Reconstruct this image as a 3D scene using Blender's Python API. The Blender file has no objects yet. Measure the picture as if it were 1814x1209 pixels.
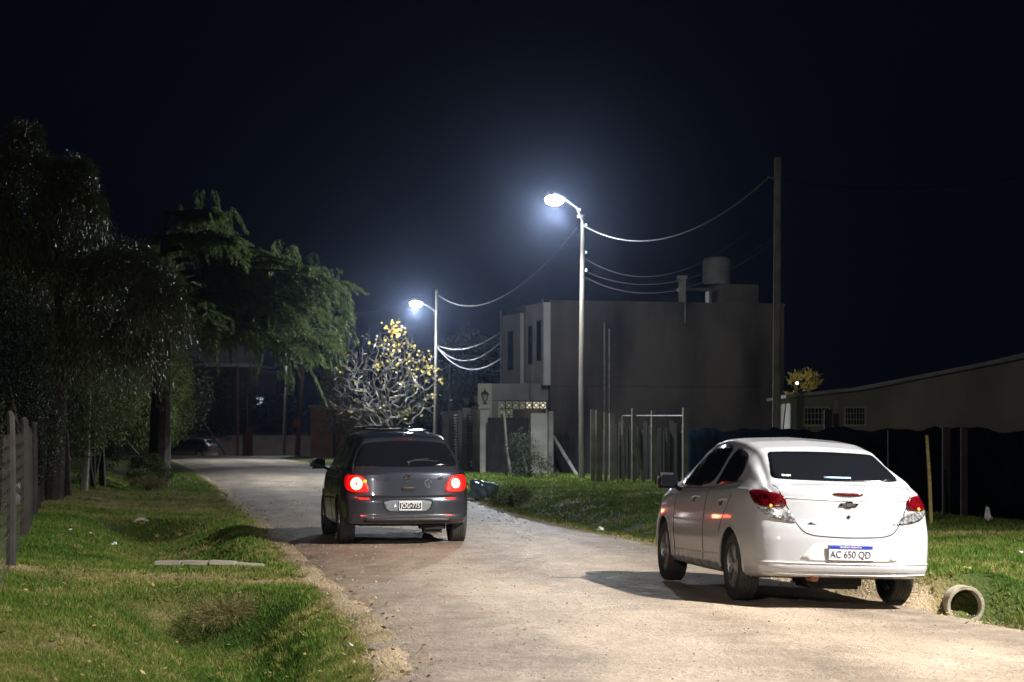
import bpy, bmesh, math, random
import numpy as np
from mathutils import Vector, Matrix
from mathutils.bvhtree import BVHTree
from mathutils.geometry import delaunay_2d_cdt
R = math.radians
PI = math.pi
SC = bpy.context.scene
COL = SC.collection

# ------------------------------------------------------------------ camera, sky, exposure
F = 3729.0; CX = 907.0; HY = 762.0; CH = 1.55      # focal length and horizon of the photo, camera height
cam_d = bpy.data.cameras.new('camera'); cam = bpy.data.objects.new('camera', cam_d); COL.objects.link(cam)
cam.location = (0, 0, CH); cam.rotation_euler = (R(90), 0, 0)
cam_d.sensor_width = 36; cam_d.lens = 36 * F / 1814.0
cam_d.shift_y = (HY - 604.5) / 1814.0
cam_d.clip_start = 0.1; cam_d.clip_end = 3000
cam_d.dof.use_dof = True; cam_d.dof.focus_distance = 22; cam_d.dof.aperture_fstop = 4.5
SC.camera = cam
w = bpy.data.worlds.new("World"); SC.world = w; w.use_nodes = True
wn = w.node_tree; bg = wn.nodes['Background']
sky = wn.nodes.new('ShaderNodeTexSky'); sky.sky_type = 'NISHITA'; sky.sun_disc = False
sky.sun_elevation = R(-4.0); sky.sun_rotation = R(200)
glow = wn.nodes.new('ShaderNodeMix'); glow.data_type = 'RGBA'; glow.blend_type = 'ADD'; glow.inputs[0].default_value = 1
wn.links.new(sky.outputs[0], glow.inputs[6]); glow.inputs[7].default_value = (.022, .034, .078, 1)      # faint even night glow of the town
wn.links.new(glow.outputs[2], bg.inputs[0]); bg.inputs[1].default_value = 0.05
SC.view_settings.view_transform = 'Standard'; SC.view_settings.look = 'None'
SC.view_settings.exposure = 0; SC.view_settings.gamma = 1
SC.cycles.volume_bounces = 0
SC.cycles.max_bounces = 6
SC.cycles.volume_max_steps = 64
NEAR_W, LAMP1_W, LAMP2_W, LAMP3_W = 24500, 10000, 8500, 3000

# ------------------------------------------------------------------ helpers
def link(o, parent=None):
    COL.objects.link(o)
    if parent is not None: o.parent = parent
    return o
def tag(o, label=None, cat=None, group=None, kind=None):
    if label: o['label'] = label
    if cat: o['category'] = cat
    if group: o['group'] = group
    if kind: o['kind'] = kind
    return o
def empty(name, loc, label, cat, rz=0, group=None, ry=0, rx=0):
    o = bpy.data.objects.new(name, None); link(o); o.location = loc; o.rotation_euler = (rx, ry, rz)
    o.empty_display_size = .2
    return tag(o, label, cat, group)
class MB:
    def __init__(s): s.v = []; s.f = []; s.m = []; s.mi = 0
    def add(s, vs, fs):
        b = len(s.v); s.v += [tuple(q) for q in vs]; s.f += [tuple(b + i for i in f) for f in fs]; s.m += [s.mi] * len(fs); return s
    def box(s, c, d, rz=0, rx=0, ry=0, bev=0):
        M = Matrix.Translation(c) @ Matrix.Rotation(rz, 4, 'Z') @ Matrix.Rotation(ry, 4, 'Y') @ Matrix.Rotation(rx, 4, 'X')
        x, y, z = d[0] / 2, d[1] / 2, d[2] / 2
        if bev <= 0:
            vs = [M @ Vector((a * x, b * y, c_ * z)) for a in (-1, 1) for b in (-1, 1) for c_ in (-1, 1)]
            return s.add(vs, [(0, 1, 3, 2), (4, 6, 7, 5), (0, 4, 5, 1), (2, 3, 7, 6), (0, 2, 6, 4), (1, 5, 7, 3)])
        bm = bmesh.new(); bmesh.ops.create_cube(bm, size=1)
        for q in bm.verts: q.co = Vector((q.co.x * d[0], q.co.y * d[1], q.co.z * d[2]))
        bmesh.ops.bevel(bm, geom=bm.edges[:], offset=bev, segments=2, affect='EDGES')
        bm.verts.index_update()
        s.add([M @ q.co for q in bm.verts], [[q.index for q in f.verts] for f in bm.faces]); bm.free(); return s
    def tube(s, pts, rad, n=6, cap=True):
        pts = [Vector(p) for p in pts]; k = len(pts)
        rad = [rad] * k if isinstance(rad, (int, float)) else rad
        vs = []; up = Vector((0, 0, 1))
        t0 = (pts[1] - pts[0]).normalized()
        if abs(t0.z) > .9: up = Vector((1, 0, 0))
        a = t0.cross(up).normalized()
        for i, p in enumerate(pts):
            t = (pts[min(i + 1, k - 1)] - pts[max(i - 1, 0)])
            t = t.normalized() if t.length > 1e-9 else t0
            a = (a - t * a.dot(t)); a = a.normalized() if a.length > 1e-6 else t.orthogonal().normalized()
            b = t.cross(a)
            for j in range(n):
                th = 2 * PI * j / n; vs.append(p + (a * math.cos(th) + b * math.sin(th)) * rad[i])
        fs = [(i * n + j, i * n + (j + 1) % n, (i + 1) * n + (j + 1) % n, (i + 1) * n + j) for i in range(k - 1) for j in range(n)]
        if cap: fs += [tuple(range(n))[::-1], tuple((k - 1) * n + j for j in range(n))]
        return s.add(vs, fs)
    def lathe(s, prof, n=24, M=Matrix()):
        k = len(prof); vs = []
        for r, z in prof:
            for j in range(n):
                th = 2 * PI * j / n; vs.append(M @ Vector((r * math.cos(th), r * math.sin(th), z)))
        fs = [(i * n + j, i * n + (j + 1) % n, (i + 1) * n + (j + 1) % n, (i + 1) * n + j) for i in range(k - 1) for j in range(n)]
        return s.add(vs, fs)
    def prism(s, poly, y0, y1, M=Matrix()):
        n = len(poly)
        vs = [M @ Vector((x, y0, z)) for x, z in poly] + [M @ Vector((x, y1, z)) for x, z in poly]
        return s.add(vs, [tuple(range(n)), tuple(range(n, 2 * n))[::-1]] + [(i, i + n, (i + 1) % n + n, (i + 1) % n) for i in range(n)])
    def build(s, name, mats, parent=None, smooth=False, angle=35):
        me = bpy.data.meshes.new(name); me.from_pydata(s.v, [], s.f)
        mats = mats if isinstance(mats, (list, tuple)) else [mats]
        for q in mats: me.materials.append(q)
        if len(mats) > 1: me.polygons.foreach_set('material_index', s.m)
        bm = bmesh.new(); bm.from_mesh(me); bmesh.ops.recalc_face_normals(bm, faces=bm.faces[:]); bm.to_mesh(me); bm.free()
        if smooth: me.shade_smooth(); me.set_sharp_from_angle(angle=R(angle))
        me.update(); return link(bpy.data.objects.new(name, me), parent)
def npmesh(name, V, Fc, mat, parent=None, attr=None, smooth=False):
    """V (n,3), Fc (m,k) numpy"""
    me = bpy.data.meshes.new(name); n = len(V); m, k = Fc.shape
    me.vertices.add(n); me.vertices.foreach_set('co', V.astype(np.float32).ravel())
    me.loops.add(m * k); me.loops.foreach_set('vertex_index', Fc.astype(np.int32).ravel())
    me.polygons.add(m); me.polygons.foreach_set('loop_start', np.arange(0, m * k, k, dtype=np.int32))
    me.update(calc_edges=True); me.validate()
    if attr is not None:
        for an, av in attr.items():
            a = me.attributes.new(an, 'FLOAT', 'POINT'); a.data.foreach_set('value', av.astype(np.float32))
    me.materials.append(mat)
    if smooth: me.shade_smooth()
    return link(bpy.data.objects.new(name, me), parent)

# ------------------------------------------------------------------ materials
def newmat(name):
    m = bpy.data.materials.new(name); m.use_nodes = True
    return m, m.node_tree, m.node_tree.nodes['Principled BSDF']
def N(nt, t, **kw):
    n = nt.nodes.new(t)
    for k, v in kw.items(): setattr(n, k, v)
    return n
def mat(name, col, col2=None, rough=.7, metal=0, scale=4, bump=0, bscale=40, coat=0, spec=.5, detail=6, stretch=None, contrast=(.35, .65), rvar=.1, trans=0):
    m, nt, p = newmat(name)
    tc = N(nt, 'ShaderNodeTexCoord'); mp = N(nt, 'ShaderNodeMapping'); nt.links.new(tc.outputs['Object'], mp.inputs[0])
    if stretch: mp.inputs['Scale'].default_value = stretch
    nz = N(nt, 'ShaderNodeTexNoise'); nz.inputs['Scale'].default_value = scale; nz.inputs['Detail'].default_value = detail
    nt.links.new(mp.outputs[0], nz.inputs['Vector'])
    cr = N(nt, 'ShaderNodeValToRGB'); nt.links.new(nz.outputs[0], cr.inputs[0])
    col2 = col2 or tuple(c * .75 for c in col)
    cr.color_ramp.elements[0].position = contrast[0]; cr.color_ramp.elements[1].position = contrast[1]
    cr.color_ramp.elements[0].color = (*col2, 1); cr.color_ramp.elements[1].color = (*col, 1)
    nt.links.new(cr.outputs[0], p.inputs['Base Color'])
    mr = N(nt, 'ShaderNodeMapRange'); mr.inputs['To Min'].default_value = max(0, rough - rvar); mr.inputs['To Max'].default_value = min(1, rough + rvar)
    nt.links.new(nz.outputs[0], mr.inputs[0]); nt.links.new(mr.outputs[0], p.inputs['Roughness'])
    p.inputs['Metallic'].default_value = metal; p.inputs['Coat Weight'].default_value = coat; p.inputs['Coat Roughness'].default_value = .04
    p.inputs['Specular IOR Level'].default_value = spec
    if bump:
        n2 = N(nt, 'ShaderNodeTexNoise'); n2.inputs['Scale'].default_value = bscale; n2.inputs['Detail'].default_value = 8
        nt.links.new(mp.outputs[0], n2.inputs['Vector'])
        b = N(nt, 'ShaderNodeBump'); b.inputs['Strength'].default_value = 1; b.inputs['Distance'].default_value = bump
        nt.links.new(n2.outputs[0], b.inputs['Height']); nt.links.new(b.outputs[0], p.inputs['Normal'])
    return m
def emit(name, col, st):
    m, nt, p = newmat(name)
    p.inputs['Base Color'].default_value = (*[min(1, c) * .8 for c in col], 1)
    p.inputs['Emission Color'].default_value = (*col, 1); p.inputs['Emission Strength'].default_value = st
    return m
def leafmat(name, c1, c2, rough=.62, spec=.15, transl=.25, scale=1.5, coat=0):
    m, nt, p = newmat(name)
    g = N(nt, 'ShaderNodeNewGeometry'); tc = N(nt, 'ShaderNodeTexCoord')
    nz = N(nt, 'ShaderNodeTexNoise'); nz.inputs['Scale'].default_value = scale; nt.links.new(tc.outputs['Object'], nz.inputs['Vector'])
    ad = N(nt, 'ShaderNodeMath', operation='MULTIPLY_ADD'); ad.inputs[1].default_value = .5; nt.links.new(g.outputs['Random Per Island'], ad.inputs[0])
    sb = N(nt, 'ShaderNodeMath', operation='SUBTRACT'); nt.links.new(nz.outputs[0], sb.inputs[0]); sb.inputs[1].default_value = .25
    nt.links.new(sb.outputs[0], ad.inputs[2])
    cr = N(nt, 'ShaderNodeValToRGB'); nt.links.new(ad.outputs[0], cr.inputs[0])
    cr.color_ramp.elements[0].position = .2; cr.color_ramp.elements[1].position = .8
    cr.color_ramp.elements[0].color = (*c1, 1); cr.color_ramp.elements[1].color = (*c2, 1)
    nt.links.new(cr.outputs[0], p.inputs['Base Color']); p.inputs['Roughness'].default_value = rough; p.inputs['Specular IOR Level'].default_value = spec
    p.inputs['Coat Weight'].default_value = coat; p.inputs['Coat Roughness'].default_value = .15
    if transl:
        t = N(nt, 'ShaderNodeBsdfTranslucent'); nt.links.new(cr.outputs[0], t.inputs[0])
        mx = N(nt, 'ShaderNodeMixShader'); mx.inputs[0].default_value = transl
        nt.links.new(p.outputs[0], mx.inputs[1]); nt.links.new(t.outputs[0], mx.inputs[2])
        nt.links.new(mx.outputs[0], nt.nodes['Material Output'].inputs[0])
    return m
def groundmat(name, soil=False):
    m, nt, p = newmat(name)
    tc = N(nt, 'ShaderNodeTexCoord'); at = N(nt, 'ShaderNodeAttribute'); at.attribute_name = 'dry'
    nz = N(nt, 'ShaderNodeTexNoise'); nz.inputs['Scale'].default_value = .9; nz.inputs['Detail'].default_value = 7; nz.inputs['Roughness'].default_value = .65
    nt.links.new(tc.outputs['Object'], nz.inputs['Vector'])
    ad = N(nt, 'ShaderNodeMath', operation='ADD'); nt.links.new(nz.outputs[0], ad.inputs[0]); nt.links.new(at.outputs['Fac'], ad.inputs[1])
    if not soil:
        g = N(nt, 'ShaderNodeNewGeometry'); a2 = N(nt, 'ShaderNodeMath', operation='MULTIPLY_ADD'); a2.inputs[1].default_value = .34
        nt.links.new(g.outputs['Random Per Island'], a2.inputs[0]); nt.links.new(ad.outputs[0], a2.inputs[2]); ad = a2
    cr = N(nt, 'ShaderNodeValToRGB'); e = cr.color_ramp.elements
    if soil: cs = [(.38, (.030, .050, .012)), (.62, (.075, .085, .026)), (.85, (.16, .13, .065)), (1.2, (.36, .285, .195))]
    else: cs = [(.36, (.046, .112, .015)), (.64, (.092, .162, .027)), (.86, (.19, .205, .058)), (1.25, (.38, .32, .15))]
    e[0].position = cs[0][0] / 1.3; e[0].color = (*cs[0][1], 1); e[1].position = cs[-1][0] / 1.3; e[1].color = (*cs[-1][1], 1)
    for q, c in cs[1:-1]:
        x = e.new(q / 1.3); x.color = (*c, 1)
    sc = N(nt, 'ShaderNodeMath', operation='DIVIDE'); sc.inputs[1].default_value = 1.3; nt.links.new(ad.outputs[0], sc.inputs[0])
    nt.links.new(sc.outputs[0], cr.inputs[0]); nt.links.new(cr.outputs[0], p.inputs['Base Color'])
    p.inputs['Roughness'].default_value = .85; p.inputs['Specular IOR Level'].default_value = .06
    if soil:
        n2 = N(nt, 'ShaderNodeTexNoise'); n2.inputs['Scale'].default_value = 30; n2.inputs['Detail'].default_value = 8; nt.links.new(tc.outputs['Object'], n2.inputs['Vector'])
        b = N(nt, 'ShaderNodeBump'); b.inputs['Distance'].default_value = .05; nt.links.new(n2.outputs[0], b.inputs['Height']); nt.links.new(b.outputs[0], p.inputs['Normal'])
    else:
        t = N(nt, 'ShaderNodeBsdfTranslucent'); nt.links.new(cr.outputs[0], t.inputs[0])
        mx = N(nt, 'ShaderNodeMixShader'); mx.inputs[0].default_value = .3
        nt.links.new(p.outputs[0], mx.inputs[1]); nt.links.new(t.outputs[0], mx.inputs[2]); nt.links.new(mx.outputs[0], nt.nodes['Material Output'].inputs[0])
    return m
def roadmat():
    m, nt, p = newmat('gravel_road'); L = nt.links.new
    tc = N(nt, 'ShaderNodeTexCoord')
    def noise(s, d=6, r=.6, st=None):
        n = N(nt, 'ShaderNodeTexNoise'); n.inputs['Scale'].default_value = s; n.inputs['Detail'].default_value = d; n.inputs['Roughness'].default_value = r
        if st:
            mp = N(nt, 'ShaderNodeMapping'); mp.inputs['Scale'].default_value = st; mp.inputs['Rotation'].default_value = (0, 0, R(-10)); L(tc.outputs['Object'], mp.inputs[0]); L(mp.outputs[0], n.inputs['Vector'])
        else: L(tc.outputs['Object'], n.inputs['Vector'])
        return n
    big = noise(1.1, 6, .65, (1, .4, 1)); fine = noise(28, 8, .75); mid = noise(7, 6, .7)
    cr = N(nt, 'ShaderNodeValToRGB'); L(big.outputs[0], cr.inputs[0])
    cr.color_ramp.elements[0].position = .3; cr.color_ramp.elements[0].color = (.33, .255, .185, 1)
    cr.color_ramp.elements[1].position = .7; cr.color_ramp.elements[1].color = (.65, .53, .41, 1)
    cf = N(nt, 'ShaderNodeValToRGB'); L(fine.outputs[0], cf.inputs[0])
    cf.color_ramp.elements[0].position = .34; cf.color_ramp.elements[0].color = (.45, .43, .40, 1)
    cf.color_ramp.elements[1].position = .62; cf.color_ramp.elements[1].color = (1, 1, 1, 1)
    mx = N(nt, 'ShaderNodeMix', data_type='RGBA', blend_type='MULTIPLY'); mx.inputs[0].default_value = .85
    L(cr.outputs[0], mx.inputs[6]); L(cf.outputs[0], mx.inputs[7])
    vo = N(nt, 'ShaderNodeTexVoronoi'); vo.inputs['Scale'].default_value = 42; L(tc.outputs['Object'], vo.inputs['Vector'])
    vr = N(nt, 'ShaderNodeValToRGB'); L(vo.outputs['Distance'], vr.inputs[0])
    vr.color_ramp.elements[0].position = .10; vr.color_ramp.elements[0].color = (1, 1, 1, 1); vr.color_ramp.elements[1].position = .22; vr.color_ramp.elements[1].color = (0, 0, 0, 1)
    ms = N(nt, 'ShaderNodeMath', operation='GREATER_THAN'); ms.inputs[1].default_value = .52; L(mid.outputs[0], ms.inputs[0])
    mm = N(nt, 'ShaderNodeMath', operation='MULTIPLY'); L(ms.outputs[0], mm.inputs[0]); L(vr.outputs[0], mm.inputs[1])
    m2 = N(nt, 'ShaderNodeMix', data_type='RGBA'); L(mm.outputs[0], m2.inputs[0]); L(mx.outputs[2], m2.inputs[6]); m2.inputs[7].default_value = (.62, .58, .54, 1)
    ta = N(nt, 'ShaderNodeAttribute'); ta.attribute_name = 'track'; wob = noise(2.6, 5, .6)
    tm = N(nt, 'ShaderNodeMath', operation='MULTIPLY_ADD'); L(wob.outputs[0], tm.inputs[0]); tm.inputs[1].default_value = 1.3; L(ta.outputs['Fac'], tm.inputs[2])
    tr = N(nt, 'ShaderNodeMapRange'); L(tm.outputs[0], tr.inputs[0]); tr.inputs[1].default_value = .55; tr.inputs[2].default_value = 1.35; tr.inputs[3].default_value = .62; tr.inputs[4].default_value = 1.22
    m3 = N(nt, 'ShaderNodeMix', data_type='RGBA', blend_type='MULTIPLY'); m3.inputs[0].default_value = 1; L(m2.outputs[2], m3.inputs[6]); L(tr.outputs[0], m3.inputs[7])
    L(m3.outputs[2], p.inputs['Base Color'])
    rr = N(nt, 'ShaderNodeMapRange'); L(mid.outputs[0], rr.inputs[0]); rr.inputs[1].default_value = .3; rr.inputs[2].default_value = .7; rr.inputs[3].default_value = .45; rr.inputs[4].default_value = .8
    L(rr.outputs[0], p.inputs['Roughness'])
    h = N(nt, 'ShaderNodeMath', operation='MULTIPLY_ADD'); L(mid.outputs[0], h.inputs[0]); h.inputs[1].default_value = 2.2; L(fine.outputs[0], h.inputs[2])
    b = N(nt, 'ShaderNodeBump'); b.inputs['Distance'].default_value = .035; L(h.outputs[0], b.inputs['Height']); L(b.outputs[0], p.inputs['Normal'])
    return m
def carpaint(name, col, metal=0, rough=.35, flake=0, dirt=.3):
    m, nt, p = newmat(name); L = nt.links.new
    tc = N(nt, 'ShaderNodeTexCoord'); sx = N(nt, 'ShaderNodeSeparateXYZ'); L(tc.outputs['Object'], sx.inputs[0])
    nz = N(nt, 'ShaderNodeTexNoise'); nz.inputs['Scale'].default_value = 6; nz.inputs['Detail'].default_value = 8; L(tc.outputs['Object'], nz.inputs['Vector'])
    # road dust thrown up on the lowest panels, with an uneven edge
    mr = N(nt, 'ShaderNodeMapRange'); L(sx.outputs['Z'], mr.inputs[0]); mr.inputs[1].default_value = .25; mr.inputs[2].default_value = .62; mr.inputs[3].default_value = 1; mr.inputs[4].default_value = 0
    mu = N(nt, 'ShaderNodeMath', operation='MULTIPLY'); L(mr.outputs[0], mu.inputs[0]); L(nz.outputs[0], mu.inputs[1])
    mk = N(nt, 'ShaderNodeMath', operation='MULTIPLY'); L(mu.outputs[0], mk.inputs[0]); mk.inputs[1].default_value = dirt * 2
    mx = N(nt, 'ShaderNodeMix', data_type='RGBA'); L(mk.outputs[0], mx.inputs[0]); mx.inputs[6].default_value = (*col, 1); mx.inputs[7].default_value = (.30, .25, .20, 1)
    L(mx.outputs[2], p.inputs['Base Color'])
    p.inputs['Metallic'].default_value = metal; p.inputs['Roughness'].default_value = rough
    p.inputs['Coat Weight'].default_value = 1; 
    cr = N(nt, 'ShaderNodeMapRange'); L(mk.outputs[0], cr.inputs[0]); cr.inputs[1].default_value = 0; cr.inputs[2].default_value = .5; cr.inputs[3].default_value = .05; cr.inputs[4].default_value = .5
    L(cr.outputs[0], p.inputs['Coat Roughness'])
    return m
def glassmat(name, tint=(.006, .007, .009)):
    m, nt, p = newmat(name)
    tc = N(nt, 'ShaderNodeTexCoord'); nz = N(nt, 'ShaderNodeTexNoise'); nz.inputs['Scale'].default_value = 3; nt.links.new(tc.outputs['Object'], nz.inputs['Vector'])
    mr = N(nt, 'ShaderNodeMapRange'); nt.links.new(nz.outputs[0], mr.inputs[0]); mr.inputs[3].default_value = .04; mr.inputs[4].default_value = .13
    nt.links.new(mr.outputs[0], p.inputs['Roughness'])
    p.inputs['Base Color'].default_value = (*tint, 1); p.inputs['Specular IOR Level'].default_value = .5
    return m

M = {}
M['soil'] = groundmat('grassy_soil', True); M['grass'] = groundmat('grass_blades'); M['road'] = roadmat()
M['white_paint'] = carpaint('white_car_paint', (.45, .465, .495), 0, .38, dirt=.27)
M['grey_paint'] = carpaint('dark_grey_metallic_paint', (.036, .045, .060), .55, .30, dirt=.10)
M['green_paint'] = carpaint('dark_green_paint', (.02, .03, .03), .2, .4)
M['glass'] = glassmat('tinted_glass')
M['black_plastic'] = mat('black_plastic', (.022, .022, .024), rough=.45, bump=.001, bscale=200)
M['under'] = mat('underbody', (.02, .018, .016), rough=.9)
M['tyre'] = mat('tyre_rubber', (.055, .052, .048), (.03, .03, .03), rough=.8, bump=.002, bscale=60, scale=12)
M['rim'] = mat('alloy_rim', (.50, .51, .54), (.36, .36, .38), rough=.3, metal=.9)
M['chrome'] = mat('chrome_trim', (.75, .76, .8), (.6, .6, .65), rough=.12, metal=1, rvar=.04)
M['red_lens'] = mat('red_lens', (.13, .002, .006), (.05, .001, .003), rough=.15, coat=1, scale=40)
M['clear_lens'] = mat('clear_lens', (.42, .42, .44), (.10, .10, .11), rough=.15, coat=1, scale=38, metal=.3, contrast=(.42, .58))
M['brake_ring'] = emit('brake_light_ring', (1.0, .42, .22), 16)
M['brake_lens'] = emit('brake_light_lens', (1.0, .006, .006), .16)
M['brake_mid'] = emit('brake_light_glow', (1.0, .035, .012), 1.5)  # added disc of red glow painted around the lit ring
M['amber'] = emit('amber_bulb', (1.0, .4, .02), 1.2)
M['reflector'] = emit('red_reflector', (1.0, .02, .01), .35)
M['plate_white'] = mat('plate_white', (.78, .78, .80), rough=.4, scale=8)
M['plate_blue'] = mat('plate_blue', (.02, .06, .55), rough=.4)
M['plate_black'] = mat('plate_black', (.012, .012, .016), rough=.5)
M['letter'] = mat('letter_dark', (.03, .03, .07), rough=.5)
M['letter_grey'] = mat('plate_frame_grey', (.12, .12, .14), rough=.5)
M['letter_w'] = mat('letter_white', (.8, .8, .8), rough=.5)
M['sticker_blue'] = mat('sticker_pale_blue', (.35, .55, .75), rough=.5)
M['wood_pole'] = mat('weathered_wood_pole', (.125, .115, .09), (.06, .055, .045), rough=.85, scale=3, stretch=(4, 4, .4), bump=.01, bscale=12)
M['wood_brown'] = mat('brown_wood_pole', (.30, .13, .06), (.17, .08, .04), rough=.85, scale=3, stretch=(4, 4, .4), bump=.01, bscale=12)
M['concrete'] = mat('weathered_concrete', (.30, .285, .26), (.17, .16, .145), rough=.9, scale=2.2, bump=.006, bscale=30)
M['concrete_pale'] = mat('pale_concrete', (.42, .42, .38), (.28, .28, .25), rough=.9, scale=1.6, bump=.004, bscale=25)
M['pipe_concrete'] = mat('pipe_concrete', (.36, .32, .25), (.20, .175, .13), rough=.9, scale=7, bump=.006, bscale=60)
M['steel'] = mat('galvanised_steel', (.32, .33, .35), (.2, .2, .22), rough=.5, metal=.7, scale=8)
M['cable'] = mat('aluminium_cable', (.10, .10, .11), (.05, .05, .055), rough=.55, metal=.1, scale=40)
M['cable_dark'] = mat('dimmed_cable', (.007, .007, .008), (.004, .004, .005), rough=.9, spec=.1, scale=40)  # cable darkened in colour to look dim beside the bright lamp
M['post_dim'] = mat('dimmed_post', (.030, .028, .025), (.016, .015, .013), rough=.9, scale=4, bump=.006, bscale=30)  # posts darkened in colour to stand for the weak light on them
M['rust_wire'] = mat('rusty_wire', (.035, .03, .025), (.02, .016, .014), rough=.8, scale=20)
M['house_white'] = mat('white_render', (.58, .57, .56), (.46, .45, .44), rough=.9, scale=.8, bump=.003, bscale=20)
M['house_side'] = mat('raw_grey_render', (.145, .125, .11), (.045, .04, .038), rough=.95, scale=.5, detail=12, stretch=(1, 1, .3), contrast=(.40, .60), bump=.006, bscale=12)
M['house_low'] = mat('grey_beige_render', (.30, .285, .265), (.14, .135, .125), rough=.95, scale=.5, stretch=(1, 1, .4), bump=.004, bscale=14)
M['cream'] = mat('cream_render', (.50, .48, .36), (.4, .38, .28), rough=.9, scale=1)
M['dark_wall'] = mat('dark_brick_wall', (.085, .062, .05), (.045, .035, .03), rough=.95, scale=1.5, bump=.01, bscale=8)
M['board_dark'] = mat('dark_boards', (.05, .047, .045), (.018, .018, .02), rough=.95, scale=3, stretch=(6, 6, .5))
M['brick'] = mat('red_brick_pillar', (.35, .13, .06), (.22, .08, .04), rough=.9, scale=6, bump=.01, bscale=14)
M['orange_wall'] = mat('orange_wall', (.40, .15, .05), (.25, .09, .03), rough=.95, scale=1.2)
M['roof'] = mat('corrugated_roof', (.30, .30, .31), (.2, .2, .2), rough=.6, metal=.4, scale=2)
M['window_dark'] = glassmat('dark_window', (.01, .01, .012))
M['dark_metal'] = mat('dark_painted_metal', (.035, .034, .036), (.02, .02, .022), rough=.55, scale=3)
M['shutter'] = mat('slatted_shutter', (.26, .26, .24), (.17, .17, .16), rough=.8, scale=3)
M['net'] = mat('shade_net', (.007, .013, .019), (.003, .006, .009), rough=1, scale=3, bump=.01, bscale=60, spec=0, rvar=0)
M['tank'] = mat('grey_water_tank', (.22, .21, .20), (.16, .15, .14), rough=.8, scale=2)
M['cane'] = mat('yellow_cane', (.50, .40, .15), (.33, .25, .09), rough=.7, scale=8, stretch=(1, 1, 3))
M['plank'] = mat('grey_plank', (.36, .33, .27), (.24, .22, .18), rough=.9, scale=5, stretch=(.4, 4, 4), bump=.004, bscale=30)
M['bag_blue'] = mat('blue_plastic_bag', (.42, .58, .70), (.20, .36, .52), rough=.4, scale=9, bump=.02, bscale=14)
M['bag_white'] = mat('white_plastic_bag', (.62, .62, .62), (.4, .4, .42), rough=.35, scale=9, bump=.02, bscale=20)
M['bark'] = mat('grey_bark', (.44, .41, .36), (.28, .26, .23), rough=.9, scale=9, bump=.01, bscale=30)
M['bark_dark'] = mat('dark_bark', (.05, .042, .034), (.028, .023, .019), rough=.95, scale=6, bump=.02, bscale=14)
M['leaf_yellow'] = leafmat('autumn_leaves', (.45, .31, .05), (.80, .68, .22), rough=.55, scale=1.2)
M['leaf_weep'] = leafmat('glossy_weeping_leaves', (.040, .050, .016), (.105, .12, .042), rough=.45, spec=.6, transl=.12, scale=1)
M['leaf_hedge'] = leafmat('hedge_leaves', (.050, .078, .022), (.125, .15, .048), rough=.65, scale=1)
M['leaf_cedar'] = leafmat('cedar_needles', (.05, .085, .026), (.135, .18, .055), rough=.65, scale=.7)
M['leaf_dark'] = leafmat('dark_leaves', (.012, .018, .010), (.032, .040, .020), rough=.6, scale=.5)
M['leaf_dry'] = leafmat('dry_brush', (.10, .085, .035), (.22, .18, .08), rough=.7, scale=2)
M['lamp_white'] = emit('street_lamp_lens', (.90, .96, 1.0), 260)
M['lamp_warm'] = emit('near_street_lamp_lens', (1, .93, .83), 200)
M['small_lamp'] = emit('small_white_lamp', (1, .95, .85), 9)
M['small_dim'] = emit('small_dim_lamp', (.75, .9, 1), .7)
M['lit_block'] = emit('lit_block_opening', (1, .92, .62), 1.1)
M['lit_green'] = emit('lit_block_opening_green', (.55, .60, .34), .30)
M['grass_clump'] = M['grass']

# ------------------------------------------------------------------ terrain
EY = np.array([-40, 0, 8, 12.9, 14.9, 18.2, 22.4, 29.2, 39, 56, 85, 112, 125, 200, 700])
LX = np.array([1.5, .2, -.35, -.72, -.865, -1.30, -2.08, -3.19, -4.79, -7.7, -12.9, -18.2, -20.5, -36, -150])
RY = np.array([-40, 0, 10, 16.8, 18.9, 22, 28.5, 33.4, 40.4, 49, 65, 90, 112, 125, 200, 700])
RX = np.array([9.5, 6.8, 5.3, 4.1, 3.72, 3.15, 1.93, .83, -.29, -1.14, -3.0, -7.6, -12.3, -15, -30, -143])
def smooth_curve(y, ys, xs):
    a = 0
    for d, wt in ((-1.5, .2), (-.7, .2), (0, .2), (.7, .2), (1.5, .2)): a = a + wt * np.interp(y + d * (.4 + .03 * np.abs(y)), ys, xs)
    return a
def Lx(y): return smooth_curve(y, EY, LX)
def Rx(y): return smooth_curve(y, RY, RX)
def sstep(a, b, x): t = np.clip((x - a) / (b - a), 0, 1); return t * t * (3 - 2 * t)
def vn(x, y, s, seed=0):
    x = x / s; y = y / s
    return (np.sin(1.7 * x + 2.3 * y + seed) + np.sin(2.9 * x - 1.3 * y + 2.1 * seed + 1) + np.sin(-1.1 * x + 3.7 * y + .7 * seed + 2) + .6 * np.sin(5.3 * x + 4.1 * y + seed)) / 3.6
def edgez(y): return -.055 * sstep(14, 18, y) * (1 - sstep(23, 27, y))
def roadz(x, y):
    l = Lx(y); r = Rx(y); u = np.clip((x - l) / (r - l), 0, 1)
    drop = -.45 * sstep(120, 150, y)
    z = .035 * (1 - (2 * u - 1) ** 2) + edgez(y) * sstep(.55, 1, u) + .008 * vn(x, y, .8, 3) + drop
    z = z - .014 * np.exp(-((u - .33) / .06) ** 2) - .014 * np.exp(-((u - .68) / .06) ** 2)
    return z
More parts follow.
